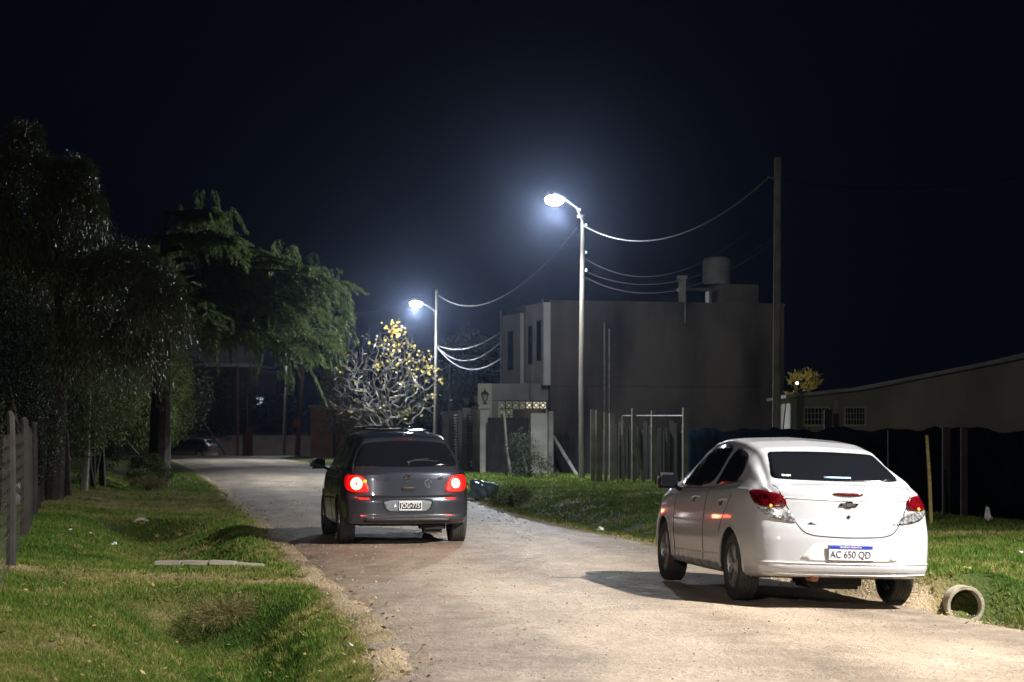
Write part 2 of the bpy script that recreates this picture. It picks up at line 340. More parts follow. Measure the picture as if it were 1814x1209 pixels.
def groundz(x, y):
    l = Lx(y); r = Rx(y); dl = l - x; dr = x - r
    z = .03 * vn(x, y, 2.1, 1) * (sstep(0, 1, np.maximum(dl, dr))) + .012 * vn(x, y, .5, 5) * sstep(0, .4, np.maximum(dl, dr))
    # inside the road: below the road sheet
    ins = np.minimum(-dl, -dr)
    z = z - .05 * sstep(.02, .25, ins)
    # left ditch
    c = np.interp(y, [0, 20, 24, 36, 40, 90], [1.15, 1.2, 1.15, 1.9, 2.0, 2.4])
    pres = (1 - sstep(19.3, 20.6, y)) + sstep(23.6, 24.4, y) * (1 - sstep(35.8, 36.8, y)) + sstep(52, 56, y) * (1 - sstep(100, 110, y)) * .6
    wdt = .78
    prof = np.exp(-np.abs((dl - c) / wdt) ** 2.6)
    z = z - np.where(dl > 0, (.36 + .16 * (y < 20.6) * (1 - sstep(19.3, 20.6, y))) * pres * prof, 0)
    z = z + np.where(dl > 0, .06 * sstep(.0, .5, dl) * (1 - sstep(.5, 1.0, dl)) * pres + .10 * sstep(2.4, 3.6, dl), 0)
    # right side
    e = edgez(y)
    z = z + np.where(dr > -.6, e * sstep(-.6, 0, dr) * (1 - sstep(.2, 1.2, dr)), 0)
    p2 = (1 - sstep(18.95, 19.1, y))
    z = z - np.where(dr > 0, .36 * p2 * np.exp(-((dr - .46) / .36) ** 2), 0)
    # bank over the culvert pipe
    bank = np.exp(-((dr - .50) / .62) ** 2) * sstep(18.95, 19.2, y) * (1 - sstep(22, 25, y))
    z = z + np.where(dr > -.3, .29 * bank * sstep(-.22, .12, dr), 0)
    p3 = sstep(25, 27, y) * (1 - sstep(70, 80, y))
    z = z - np.where(dr > 0, .22 * p3 * np.exp(-((dr - 1.1) / .55) ** 2), 0)
    z = z + np.where(dr > 0, .05 * p3 * sstep(1.5, 2.6, dr), 0)
    z = z - .45 * sstep(120, 150, y)
    return z
def gz(x, y): return float(groundz(np.array([float(x)]), np.array([float(y)]))[0])
def rz_(x, y): return float(roadz(np.array([float(x)]), np.array([float(y)]))[0])
def dryness(x, y):
    l = Lx(y); r = Rx(y); dl = l - x; dr = x - r
    d = .15 * vn(x, y, 1.3, 2) + .12 * vn(x, y, .45, 8) + .07 * vn(x, y, .16, 4)
    d = d + .38 * np.exp(-((y - 21.9 + .25 * (x + 3)) / .75) ** 2) * (dl > 0)            # worn crossing
    d = d + .30 * np.exp(-((y - 42 + .3 * (x + 6)) / 3.0) ** 2) * (dl > 0)
    d = d + .25 * np.exp(-((y - 49) / 4.0) ** 2) * (dl > 0)
    d = d + .62 * np.exp(-(np.maximum(dl, 0) / .20) ** 2) * (dl > -.6) + .58 * np.exp(-(np.maximum(dr, 0) / .18) ** 2) * (dr > -.6) + .14 * np.maximum(vn(x, y, .8, 21), 0)
    d = d + .16 * (1 - sstep(15.5, 20, y)) * sstep(1.7, 2.4, dl)                          # yellower grass in the near left corner
    d = d + .30 * np.exp(-(((x + 2.55) / .5) ** 2 + ((y - 18.4) / .9) ** 2))
    d = d + .22 * np.exp(-((y - 30.5) / .8) ** 2) * (dr > 0) + .12 * np.exp(-((y - 21.5) / 1) ** 2) * (dr > 0)
    d = d - .16 * sstep(.3, .8, dl) * (1 - sstep(1.3, 1.9, dl)) * (y < 20)
    d = d - .10 * (dl > 2.4) * (y > 24) * (y < 36)
    return d
ys = np.concatenate([np.arange(-40, 10, 2.0), np.arange(10, 30, .16), np.arange(30, 60, .4), np.arange(60, 130, 1.5), np.arange(130, 200, 5), np.geomspace(200, 1500, 14)])
us = np.concatenate([-np.geomspace(700, 7.2, 28), np.arange(-7, 7.01, .13), np.geomspace(7.2, 700, 28)])
YY, UU = np.meshgrid(ys, us, indexing='ij')
cen = (Lx(ys) + Rx(ys)) / 2; cen = np.where(ys > 125, (Lx(np.array([125.])) + Rx(np.array([125.])))[0] / 2, cen)
XX = cen[:, None] + UU
V = np.stack([XX, YY, groundz(XX, YY)], -1).reshape(-1, 3)
ny, nu = XX.shape; idx = np.arange(ny * nu).reshape(ny, nu)
Fq = np.stack([idx[:-1, :-1], idx[:-1, 1:], idx[1:, 1:], idx[1:, :-1]], -1).reshape(-1, 4)
o = npmesh('ground', V, Fq, M['soil'], attr={'dry': dryness(V[:, 0], V[:, 1])}, smooth=True); tag(o, kind='structure')
# road sheet with ragged edges
yr = np.concatenate([np.arange(-30, 10, 1.0), np.arange(10, 45, .15), np.arange(45, 124, .8), np.arange(124, 190, 3)])
uu = np.linspace(0, 1, 26)
lft = Lx(yr) - .02 - .20 * vn(yr, yr * .3, .9, 4) - .13 * vn(yr, yr, .3, 9) - .05 * vn(yr, yr, .12, 3); rgt = Rx(yr) + .04 + .15 * vn(yr, yr * .4, .8, 6) + .10 * vn(yr, yr, .28, 2)
XR = lft[:, None] * (1 - uu) + rgt[:, None] * uu; YR = np.repeat(yr[:, None], len(uu), 1)
ZR = roadz(XR, YR); ZR[:, 0] -= .03; ZR[:, -1] -= .03
ZR[:, 1] = np.maximum(ZR[:, 1], groundz(XR[:, 1], YR[:, 1]) + .004); ZR[:, -2] = np.maximum(ZR[:, -2], groundz(XR[:, -2], YR[:, -2]) + .004)
V = np.stack([XR, YR, ZR], -1).reshape(-1, 3); a, b = XR.shape; idx = np.arange(a * b).reshape(a, b)
Fq = np.stack([idx[:-1, :-1], idx[:-1, 1:], idx[1:, 1:], idx[1:, :-1]], -1).reshape(-1, 4)
uf = np.repeat(uu[None, :], len(yr), 0) + .025 * np.sin(yr * .35)[:, None]
trk = np.exp(-((uf - .30) / .085) ** 2) + np.exp(-((uf - .66) / .085) ** 2) + .35 * np.exp(-((uf - .48) / .3) ** 2)
o = npmesh('road', V, Fq, M['road'], smooth=True, attr={'track': trk.ravel()}); tag(o, kind='structure')
m = MB()
xs_ = np.linspace(-70, -12.5, 40); vs = []; fs = []
for i, x in enumerate(xs_):
    for j, y in enumerate((112.5 + .5 * math.sin(x), 118, 123.5 + .4 * math.sin(x * 1.3))): vs.append((x, y, .045 + (.01 if j == 1 else 0) - .02 * (x > -16)))
for i in range(len(xs_) - 1):
    for j in range(2): fs.append((i * 3 + j, i * 3 + 3 + j, i * 3 + 4 + j, i * 3 + 1 + j))
m.add(vs, fs); o = m.build('cross_street', M['road'], smooth=True); tag(o, kind='structure')

# ------------------------------------------------------------------ grass
rng = np.random.default_rng(7)
def blades(name, n, yrng, side, hgt, wid, label, extra=None, xmax=14, pw=2.0):
    y = (yrng[0] ** (1 - pw) + rng.random(n) * (yrng[1] ** (1 - pw) - yrng[0] ** (1 - pw))) ** (1 / (1 - pw)) if pw != 1 else rng.uniform(*yrng, n)
    lim = .255 * y + 1.0
    if side < 0:
        hi = Lx(y) + .12; lo = -lim; x = lo + rng.random(n) * (hi - lo); keep = hi > lo
        edge = hi - x
    else:
        lo = Rx(y) - .12; hi = np.minimum(lim, np.interp(y, [0, 27, 34, 56, 80, 200], [30, 9.6, 8.3, 4.7, 1.5, -10])); x = lo + rng.random(n) * (hi - lo); keep = hi > lo
        edge = x - lo
    keep &= rng.random(n) < sstep(-.05, .5, edge + .2 * vn(x, y, .35, 1)) * .97 + .03
    keep &= ~((vn(x, y, .8, 21) + .5 * vn(x, y, .27, 5) > .62) & (rng.random(n) < .8))
    if side < 0:
        keep &= (x > -6.6 - .207 * (y - 28.5) - .6)
    d = dryness(x, y)
    keep &= ~((d > .32) & (rng.random(n) < .5)) & ~((d > .6) & (rng.random(n) < .6))
    keep &= ~((np.abs(x - 4.13 + .15 * (y - 18.95)) < .24) & (y > 18.75) & (y < 19.25))
    x = x[keep]; y = y[keep]; d = d[keep]; n = len(x)
    z = groundz(x, y)
    cl = .65 + .5 * (vn(x, y, .35, 12) + .4)                      # clumps
    h = hgt * rng.uniform(.45, 1.25, n) * np.clip(cl, .35, 1.6) * (1 - .55 * np.clip(d * 2, 0, 1)) * (.75 + .25 * np.minimum(y / 20, 3))
    wv = wid * rng.uniform(.6, 1.3, n) * np.clip(y / 15, .9, 6)
    th = rng.random(n) * 2 * PI; ln = rng.uniform(.15, .9, n) * h; la = rng.random(n) * 2 * PI
    dx = np.cos(th) * wv / 2; dy = np.sin(th) * wv / 2
    V = np.zeros((n, 3, 3)); V[:, 0] = np.stack([x - dx, y - dy, z - .004], 1); V[:, 1] = np.stack([x + dx, y + dy, z - .004], 1)
    V[:, 2] = np.stack([x + ln * np.cos(la), y + ln * np.sin(la), z + h], 1)
    Fc = np.arange(n * 3).reshape(n, 3)
    o = npmesh(name, V.reshape(-1, 3), Fc, M['grass'], attr={'dry': np.repeat(d, 3)})
    tag(o, label, 'grass', kind='stuff'); return o
blades('grass', 360000, (11, 75), -1, .043, .0085, 'short green and dry grass on the left verge and its ditch')
blades('grass', 260000, (13, 85), 1, .05, .009, 'green grass on the right verge between road and fences')

def weeds(name, n, side, label, seed):
    rg = np.random.default_rng(seed); y0 = (12 ** -1. + rg.random(n) * (60 ** -1. - 12 ** -1.)) ** -1
    off = rg.random(n) ** 1.2 * 5 + .12; x0 = np.where(side < 0, Lx(y0) - off, Rx(y0) + off)
    k = (np.abs(x0) < .25 * y0 + .8) & (vn(x0, y0, 1.1, 31) > -.1) & ((x0 > -6.3 - .207 * (y0 - 28.5)) if side < 0 else (x0 < np.interp(y0, [0, 27, 34, 56, 80], [30, 9.4, 8.1, 4.5, 1.3])))
    x0, y0 = x0[k], y0[k]; n = len(x0); kk = 16; sz = rg.uniform(.03, .085, n)[:, None]
    th = rg.random((n, kk)) * 2 * PI; rr_ = rg.random((n, kk)) * sz * .35; x = x0[:, None] + rr_ * np.cos(th); y = y0[:, None] + rr_ * np.sin(th); z = groundz(x, y)
    h = sz * rg.uniform(.5, 1.2, (n, kk)); ln = h * rg.uniform(.3, 1.1, (n, kk)); wv = .008 * np.clip(y / 16, .8, 4) * rg.uniform(.6, 1.5, (n, kk)); t2 = rg.random((n, kk)) * 2 * PI
    V = np.zeros((n, kk, 3, 3)); V[..., 0, :] = np.stack([x - np.cos(t2) * wv / 2, y - np.sin(t2) * wv / 2, z], -1); V[..., 1, :] = np.stack([x + np.cos(t2) * wv / 2, y + np.sin(t2) * wv / 2, z], -1)
    V[..., 2, :] = np.stack([x + ln * np.cos(th), y + ln * np.sin(th), z + h], -1)
    d = np.repeat(np.repeat((rg.random(n) * .55 - .12)[:, None], kk, 1)[..., None], 3, 2)
    tag(npmesh(name, V.reshape(-1, 3), np.arange(n * kk * 3).reshape(-1, 3), M['grass'], attr={'dry': d.ravel()}), label, 'weeds', kind='stuff')
weeds('weeds', 2600, -1, 'taller tufts and weeds scattered through the left verge', 41)
weeds('weeds', 2200, 1, 'taller tufts and weeds scattered through the right verge', 42)
def fallen(n, seed):
    rg = np.random.default_rng(seed); y = (12 ** -1. + rg.random(n) * (45 ** -1. - 12 ** -1.)) ** -1; side = rg.random(n) < .6
    x = np.where(side, Lx(y) + .3 - rg.random(n) ** 1.3 * 5, Rx(y) - .3 + rg.random(n) ** 1.3 * 4); k = np.abs(x) < .25 * y + .5; x, y = x[k], y[k]; n = len(x)
    ir = (x > Lx(y)) & (x < Rx(y)); z = np.where(ir, roadz(x, y) + .008, groundz(x, y) + .03); s_ = rg.uniform(.012, .03, n); th = rg.random(n) * 2 * PI
    a = np.stack([np.cos(th), np.sin(th), rg.normal(0, .35, n)], 1) * s_[:, None]; b = np.stack([-np.sin(th), np.cos(th), rg.normal(0, .35, n)], 1) * s_[:, None] * .6; c = np.stack([x, y, z], 1)
    V = np.stack([c - a, c + b, c + a, c - b], 1).reshape(-1, 3)
    tag(npmesh('fallen_leaves', V, np.arange(n * 4).reshape(n, 4), leafmat('fallen_leaf', (.10, .06, .025), (.38, .28, .13), transl=.1)), 'small dead leaves scattered over verges and road edges', 'leaves', kind='stuff')
fallen(1500, 5)

# ------------------------------------------------------------------ street lamps, poles and cables
def at(px, py, Y): return Vector(((px - CX) * Y / F, Y, CH - (py - HY) * Y / F))
def bulb(parent, loc, W, col, rad=.12, name='bulb', aim=None, cone=150, stray=.10):
    d = bpy.data.lights.new(name, 'SPOT' if aim else 'POINT'); d.energy = W; d.color = col; d.shadow_soft_size = rad
    o = bpy.data.objects.new(name, d); link(o, parent); o.location = loc
    if aim:
        d.spot_size = R(cone); d.spot_blend = .55; o.rotation_euler = Vector(aim).to_track_quat('-Z', 'Y').to_euler()
        bulb(parent, loc, W * stray, col, rad, 'stray_' + name)
    return o
def lamp_head(t, tip, back, lens, W, col, aim, cone=150, stray=.10):
    """cobra head between back (end of arm) and tip, local to t"""
    tip = Vector(tip); back = Vector(back); d = (tip - back); L = d.length; az = math.atan2(d.y, d.x)
    m = MB(); m.tube([back, back + d * .25, back + d * .5, back + d * .85, tip], [.05, .075, .14, .14, .06], 10)
    hd = m.build('lamp_head', M['steel'], t, True)
    c = back + d * .62 - Vector((0, 0, .105))
    m = MB(); m.lathe([(.001, -.17), (.12, -.15), (.21, -.09), (.25, 0), (.22, .06), (.12, .10)], 20, Matrix.Translation(c) @ Matrix.Rotation(az, 4, 'Z') @ Matrix.Diagonal((1.25, 1, 1, 1)))
    m.build('lens', lens, hd, True)
    bulb(hd, c - Vector((0, 0, .31)), W, col, .12, 'bulb', aim, cone, stray)
# pole with the bright lamp
t = empty('street_lamp', (2.14, 65, gz(2.14, 65)), 'tall wooden pole carrying the brightest street lamp, in front of the two storey house', 'street lamp')
H1 = 8.15
m = MB(); m.tube([(0.02, 0, -.2), (0, 0, 3), (.03, 0, 6), (.05, 0, H1)], [.10, .085, .075, .06], 10); m.build('pole', M['wood_pole'], t, True)
m = MB(); m.tube([(.05, -.06, H1 - .25), (-.15, -.25, H1 + .2), (-.55, -.55, H1 + .45)], .03, 8); m.build('arm', M['steel'], t, True)
lamp_head(t, (-1.05, -.95, H1 + .52), (-.52, -.53, H1 + .44), M['lamp_white'], LAMP1_W, (.90, .95, 1), (-.45, -.38, -1.0), 152, .07)
for dz, dx in ((-.1, -.14), (.12, -.1), (-.35, .1), (-1.2, .1), (-1.75, .1)):
    m = MB(); m.lathe([(.001, 0), (.035, .01), (.02, .04), (.035, .06), (.001, .09)], 8, Matrix.Translation((.05 + dx, -.04, H1 + dz))); m.build('insulator', M['concrete_pale'], t, True)
# second lamp pole
t = empty('street_lamp', (-3.78, 106, gz(-3.78, 106)), 'farther street lamp glowing on a wooden pole above the bare tree', 'street lamp')
m = MB(); m.tube([(-.1, 0, -.2), (-.03, 0, 4), (0, 0, 8.6)], [.12, .10, .07], 10); m.build('pole', M['wood_pole'], t, True)
m = MB(); m.tube([(0, 0, 7.45), (-.35, -.15, 7.7), (-.75, -.25, 7.92)], .03, 8); m.build('arm', M['steel'], t, True)
lamp_head(t, (-1.25, -.42, 8.02), (-.72, -.24, 7.9), M['lamp_white'], LAMP2_W, (.86, .93, 1), (-.25, -.45, -.86), 150, .08)
# third lamp seen through the cedar
t = empty('street_lamp', (-16.0, 150, gz(-16, 150)), 'distant leaning pole with a lamp shining through the cedar foliage', 'street lamp')
m = MB(); m.tube([(-.3, 0, -.2), (0, 0, 7.1)], [.13, .08], 8); m.build('pole', M['wood_pole'], t, True)
m = MB(); m.tube([(0, 0, 7.0), (-.3, 0, 8.0), (-.5, 0, 8.35)], .03, 8); m.build('arm', M['steel'], t, True)
lamp_head(t, (-1.1, 0, 8.55), (-.48, 0, 8.35), M['lamp_white'], LAMP3_W, (.86, .92, 1), (-.1, -.2, -1), 150, .1)
# lamp beside the camera, outside the picture, that lights the near road
NL = Vector((9.6, 15.6, 0))
t = empty('street_lamp', (NL.x + 1.2, NL.y, gz(NL.x + 1.2, NL.y)), 'nearest street lamp on the right verge lighting the white car', 'street lamp')
m = MB(); m.tube([(0, 0, -.2), (0, 0, 5), (0, 0, 9.7)], [.14, .12, .09], 10); m.build('pole', M['wood_pole'], t, True)
m = MB(); m.tube([(0, 0, 9.4), (-.3, 0, 9.8), (-.7, 0, 9.9)], .03, 8); m.build('arm', M['steel'], t, True)
lamp_head(t, (-1.3, 0, 9.95), (-.68, 0, 9.9), M['lamp_warm'], NEAR_W, (1, .945, .875), (-6.5, 2.4, -9.4), 110, .01)
# the next lamp of the street, behind the camera
t = empty('street_lamp', (-6.2, -9, gz(-6.2, -9)), 'street lamp behind the camera on the left verge', 'street lamp')
m = MB(); m.tube([(0, 0, -.2), (0, 0, 4), (0, 0, 8.2)], [.14, .12, .09], 10); m.build('pole', M['wood_pole'], t, True)
m = MB(); m.tube([(0, 0, 7.9), (.3, 0, 8.3), (.7, 0, 8.4)], .03, 8); m.build('arm', M['steel'], t, True)
lamp_head(t, (1.3, 0, 8.45), (.68, 0, 8.4), M['lamp_warm'], 7000, (1, .93, .86), (.35, .85, -.8), 104, .01)
# plain poles
def pole(name, px, ytop, Y, r, mt, label, pxb=None, ybase=None):
    top = at(px, ytop, Y); bx = at(pxb or px, HY, Y).x; g = gz(bx, Y)
    t = empty(name, (bx, Y, g), label, 'utility pole' if name == 'utility_pole' else name.replace('_', ' '))
    m = MB(); m.tube([(0, 0, -.2), ((top.x - bx) / 2, 0, (top.z - g) / 2), (top.x - bx, 0, top.z - g)], [r * 1.25, r * 1.1, r], 10)
    m.build('shaft', mt, t, True); return t, top
p3, p3top = pole('utility_pole', 1378, 280, 50, .085, M['concrete'], 'tall square looking grey pole rising behind the white car', 1375)
m = MB(); m.tube([(0.0, -.1, p3top.z - .55), (-.22, -.12, p3top.z - .5)], .02, 6); m.build('cable_bracket', M['steel'], p3)
p4, _ = pole('utility_pole', 537, 637, 126, .13, M['wood_brown'], 'far brown pole with a meter box on it, right of the thin pale pole', 526)
m = MB(); m.box((0.03, -.2, 2.0), (.42, .2, .5), bev=.02); m.build('meter_box', M['orange_wall'], p4)
pole('utility_pole', 421, 648, 140, .07, M['wood_brown'], 'faint thin dark pole before the dark building, left of the brick pillar', 421)
pole('utility_pole', 943, 650, 74, .022, M['steel'], 'thin metal mast standing over the pale gate pillar of the house', 942)
pole('utility_pole', 796, 645, 98, .05, M['steel'], 'short pale metal post beside the row of gate columns', 795)
def cable(a, b, sag, r, label, n=28, cat='cable', m_=None, name='power_cable'):
    a = Vector(a); b = Vector(b); pts = []
    for i in range(n + 1):
        t_ = i / n; p = a.lerp(b, t_); p.z -= 4 * sag * t_ * (1 - t_); pts.append(p)
    mm = MB(); mm.tube(pts, r, 5); return tag(mm.build(name, m_ or M['cable' if ('thick twisted' in label or 'farther lamp pole' in label) else 'cable_dark'], smooth=True), label, cat, 'cables strung between the poles')
P1 = Vector((2.19, 65, gz(2.14, 65)))
a1 = at(1030, 398, 65); b1 = at(1362, 315, 50)
cable(a1, b1, .95, .015, 'thick twisted cable sagging from the bright lamp pole to the tall grey pole')
cable(at(1032, 455, 65), at(1370, 372, 50), 1.05, .005, 'thin cable below the thick one between lamp pole and grey pole')
cable(at(1032, 479, 65), at(1372, 420, 50), .75, .0045, 'upper cable of the low pair right of the bright lamp pole')
cable(at(1032, 489, 65), at(1372, 428, 50), .85, .006, 'lower brighter cable of the low pair right of the bright lamp pole')
cable(at(1022, 404, 65), at(777, 524, 106), 1.3, .010, 'cable sagging from the bright lamp pole to the farther lamp pole')
cable(at(1378, 318, 50), at(1900, 296, 42), .32, .008, 'faint cable leaving the tall grey pole towards the right')
cable(at(775, 612, 106), at(900, 578, 80.8), .5, .009, 'upper cable from the farther lamp pole to the two storey house')
cable(at(775, 615, 106), at(900, 592, 80.8), .85, .009, 'middle cable from the farther lamp pole to the two storey house')
cable(at(775, 616, 106), at(903, 622, 80.8), .9, .013, 'lowest sagging cable from the farther lamp pole to the two storey house')
cable(at(735, 524, 106), at(590, 552, 112), .35, .016, 'faint cable running left from the farther lamp over the bare tree')
cable(at(513, 628, 150), at(610, 628, 112), .5, .02, 'cable from the distant leaning pole to the right behind the bare tree')
cable(at(511, 628, 150), at(345, 640, 150), 1.6, .018, 'sagging cable left of the distant leaning pole')
cable(at(513, 632, 150), at(600, 668, 126), .3, .02, 'slanting cable passing the far brown pole')

# ------------------------------------------------------------------ houses and fences on the right
# two storey house: corner K, front along f, side along sd
K = Vector((1.37, 75, 0)); fdir = Vector((-.2525, .9676, 0)); sdir = Vector((.9676, .2525, 0))
az = math.atan2(sdir.y, sdir.x)
g = gz(3, 77)
t = empty('two_storey_house', (K.x, K.y, 0), 'pale two storey house with flat roof and tall dark windows behind the gate', 'house', rz=az)
# local: x along side wall, y along front (away)
m = MB(); m.box((4.45, 3.0, 4.6), (8.9, 6.0, 2.96)); m.box((4.45, 3.0, 1.46), (8.9, 6.0, 3.3)); m.build('wall', M['house_side'], t)
m = MB(); m.box((-.13, 1.25, 4.62), (.26, 2.5, 2.95)); m.box((-.13, 4.55, 4.52), (.26, 2.7, 2.75)); m.build('front_wall', M['house_white'], t)
m = MB(); m.box((-.03, 2.85, 4.6), (.06, .66, 2.9)); m.build('stair_recess', M['dark_metal'], t)
for (y0, z0, wd, hh) in ((.55, 4.75, .5, 1.35), (1.75, 4.65, .45, 1.3), (4.6, 4.55, .7, 1.35)):
    m = MB(); m.box((-.272, y0, z0), (.02, wd + .1, hh + .1)); f_ = m.build('window', M['dark_metal'], t)
    m = MB(); m.box((-.288, y0, z0), (.012, wd, hh)); m.build('pane', M['window_dark'], f_)
m = MB(); m.box((4.45, 3.0, 6.13), (8.96, 6.06, .1)); m.build('roof', M['house_side'], t)
m = MB(); m.tube([(-.3, -.04, 3.2), (-.3, -.04, 6.2)], .035, 6); m.build('drain_pipe', M['steel'], t)
m = MB(); m.tube([(-.3, 5.95, 3.2), (-.3, 5.95, 6.1)], .035, 6); m.build('drain_pipe', M['steel'], t)
for x in (2.0, 2.18):
    m = MB(); m.tube([(x, -.05, 1.0), (x, -.05, 5.4 - (x - 2) * 1.2)], .035, 6); m.build('vent_pipe', M['steel'], t)
m = MB(); m.box((5.05, .3, 6.6), (.2, .2, .9)); m.tube([(5.05, -.06, 5.4), (5.05, -.06, 7.0)], .03, 6); m.box((5.05, .3, 7.1), (.3, .3, .12)); m.build('chimney', M['concrete'], t)
m = MB(); m.box((5.9, 1.2, 6.72), (1.3, .5, .1)); m.box((5.4, 1.2, 6.42), (.1, .4, .5)); m.box((6.4, 1.2, 6.42), (.1, .4, .5)); m.build('tank_shelf', M['steel'], t)
m = MB(); m.box((7.6, 1.9, 6.55), (1.5, 1.5, .8)); m.build('stair_head', M['house_side'], t)
m = MB(); m.lathe([(.001, 0), (.5, 0), (.54, .12), (.54, .85), (.48, .98), (.2, 1.06), (.001, 1.08)], 20, Matrix.Translation(K + sdir * 6.9 + fdir * 1.6 + Vector((0, 0, 6.95 + .001))))
tag(m.build('water_tank', M['tank'], smooth=True), 'round grey water tank standing on the roof of the two storey house', 'water tank')
# low front annexe with the decorative block screen
t = empty('garage_annexe', (-1.22, 75.2, 0), 'low flat roofed annexe with a lit decorative block screen, left of the house', 'annexe')
m = MB(); m.box((.25, 1.5, 1.6), (.5, 3, 3.22)); m.build('side_wall', M['cream'], t)
m = MB(); m.box((1.53, 1.3, 2.91), (2.06, 2.4, .60)); m.box((1.53, .9, 1.2), (2.04, .1, 2.8)); m.box((.60, .3, 1.2), (.2, .5, 2.8)); m.build('wall', M['house_low'], t)
Ys = 75.0
scr = MB(); cells = MB(); cg = MB()
def screen_cell(px0, px1, py0, py1, lit, green):
    a = at(px0, py1, Ys) - Vector((-1.22, 75.2, 0)); b = at(px1, py0, Ys) - Vector((-1.22, 75.2, 0))
    cx_, cz_ = (a.x + b.x) / 2, (a.z + b.z) / 2; wx = b.x - a.x; wz = b.z - a.z
    (cg if green else cells).box((cx_, .30, cz_), (wx * .98, .02, wz * .98))
    for s_ in (-1, 1):
        scr.box((cx_ + s_ * wx / 2, .1, cz_), (.05, .2, wz)); scr.box((cx_, .1, cz_ + s_ * wz / 2), (wx + .05, .196, .045))
    scr.tube([(cx_ + wx * .30 * math.cos(q * PI / 4), .1, cz_ + wz * .30 * math.sin(q * PI / 4)) for q in range(9)], .028, 5)
for i in range(8): screen_cell(883 + i * 12.2, 883 + (i + 1) * 12.2, 712, 724, True, i < 4)
for i in (0, 1):
    for j in (1, 2): screen_cell(883 + i * 12.2, 883 + (i + 1) * 12.2, 712 + j * 12, 724 + j * 12, True, True)
screen_cell(883 + 7 * 12.2, 883 + 8 * 12.2, 724, 736, True, False)
scr.build('block_screen', M['concrete_pale'], t); cells.build('lit_opening', M['lit_block'], t); cg.build('lit_opening', M['lit_green'], t)
# gate columns receding with lanterns
cols = [(857, 73.6, .32, 'nearest'), (843, 76.5, .24, 'second nearest'), (826, 81.5, .28, 'third nearest'), (816, 85, .24, 'fourth nearest'), (801, 91, .26, 'second farthest'), (789, 97, .28, 'farthest')]
for px, Y, wd, wh in cols:
    b = at(px, HY, Y); z0 = gz(b.x, Y)
    t = empty('gate_column', (b.x, Y, z0), '%s of the concrete columns in the row left of the dark gate' % wh, 'column', group='columns in the garden gate row')
    hh = 2.25
    m = MB(); m.box((0, 0, hh / 2 - .1), (wd, wd, hh + .2), rz=.2, bev=.015); m.build('shaft', M['concrete_pale'], t)
    m = MB(); m.box((0, 0, hh + .04), (wd + .14, wd + .14, .09), rz=.2, bev=.02); m.box((0, 0, hh + .11), (wd + .04, wd + .04, .06), rz=.2); m.build('cap', M['concrete_pale'], t)
for i, (px, Y, wh) in enumerate([(859, 73.6, 'on the nearest gate column by the cream wall'), (843, 76.5, 'brightest of the row of column lanterns'), (826, 81.5, 'right one of the close pair'), (801, 91, 'leftmost of the row, on the columns')]):
    b = at(px, HY, Y); z0 = gz(b.x, Y) + 2.40
    t = empty('lantern', (b.x, Y, z0), 'unlit black metal lantern, ' + wh, 'lantern', group='lanterns on the gate columns')
    m = MB(); m.lathe([(.09, 0), (.05, .05), (.03, .12), (.08, .14)], 8); m.build('base', M['dark_metal'], t)
    m = MB(); m.lathe([(.08, .14), (.13, .36)], 6); m.build('glass', M['clear_lens'], t)
    m = MB(); m.lathe([(.16, .36), (.09, .44), (.03, .47), (.02, .55), (.001, .57)], 6); m.build('cap', M['dark_metal'], t)
def panel_between(name, label, cat, p0, p1, z0, z1, mt, slats=False, frame=True, nv=0):
    d = (p1 - p0); L = d.length; rz = math.atan2(d.y, d.x)
    t = empty(name, (p0.x, p0.y, z0), label, cat, rz=rz)
    m = MB(); h = z1 - z0
    if slats:
        k = int(h / .11)
        for i in range(k): m.box((L / 2, 0, .08 + i * .11), (L - .05, .03, .08), rx=.5)
    elif not frame:
        x = .02; rb = random.Random(int(L * 100))
        while x < L - .1:
            wd = rb.uniform(.09, .17); hh = h * rb.uniform(.86, 1.04); m.box((x + wd / 2, rb.uniform(-.02, .02), hh / 2), (wd, .025, hh), ry=rb.uniform(-.02, .02)); x += wd + rb.uniform(.005, .05)
    else: m.box((L / 2, 0, h / 2), (L - .04, .03, h - .04))
    m.build('panel', mt, t)
    m = MB()
    if frame:
        for x in [0.03, L - .03] + [L * (i + 1) / (nv + 1) for i in range(nv)]: m.box((x, -.03, h / 2), (.06, .05, h))
        m.box((L / 2, -.03, h - .03), (L - .13, .046, .05)); m.box((L / 2, -.03, .05), (L - .13, .046, .05)); m.build('frame', M['dark_metal'], t)
    return t
def q(px, Y): v = at(px, HY, Y); v.z = 0; return v
panel_between('slatted_shutter', 'pale horizontally slatted panel between the gate columns', 'shutter', q(841, 77), q(828, 81), .1, 2.2, M['shutter'], True)
panel_between('slatted_shutter', 'farther slatted panel at the left end of the gate row', 'shutter', q(814, 85.6), q(803, 90.4), .1, 2.2, M['shutter'], True)
panel_between('metal_gate', 'dark metal double gate in front of the annexe', 'gate', q(865, 73.2), q(936, 72.6), .05, 1.98, M['dark_metal'], nv=2)
def gpillar(px, Y, wd, dp, h, mt, label, name='gate_pillar', grp=None, rz=.25):
    b = q(px, Y); z0 = gz(b.x, Y)
    t = MB(); o_ = t.box((0, 0, h / 2 - .1), (wd, dp, h + .2), bev=.012).build(name, mt); o_.location = (b.x, Y, z0); o_.rotation_euler = (0, 0, rz)
    return tag(o_, label, name.split('_')[-1], grp)
gpillar(956, 72.3, .62, .3, 2.1, M['concrete_pale'], 'broad pale pillar right of the dark gate below the lit screen', rz=.05)
gpillar(975, 72, .16, .2, 2.15, M['concrete'], 'narrow concrete pillar just right of the broad pale pillar')
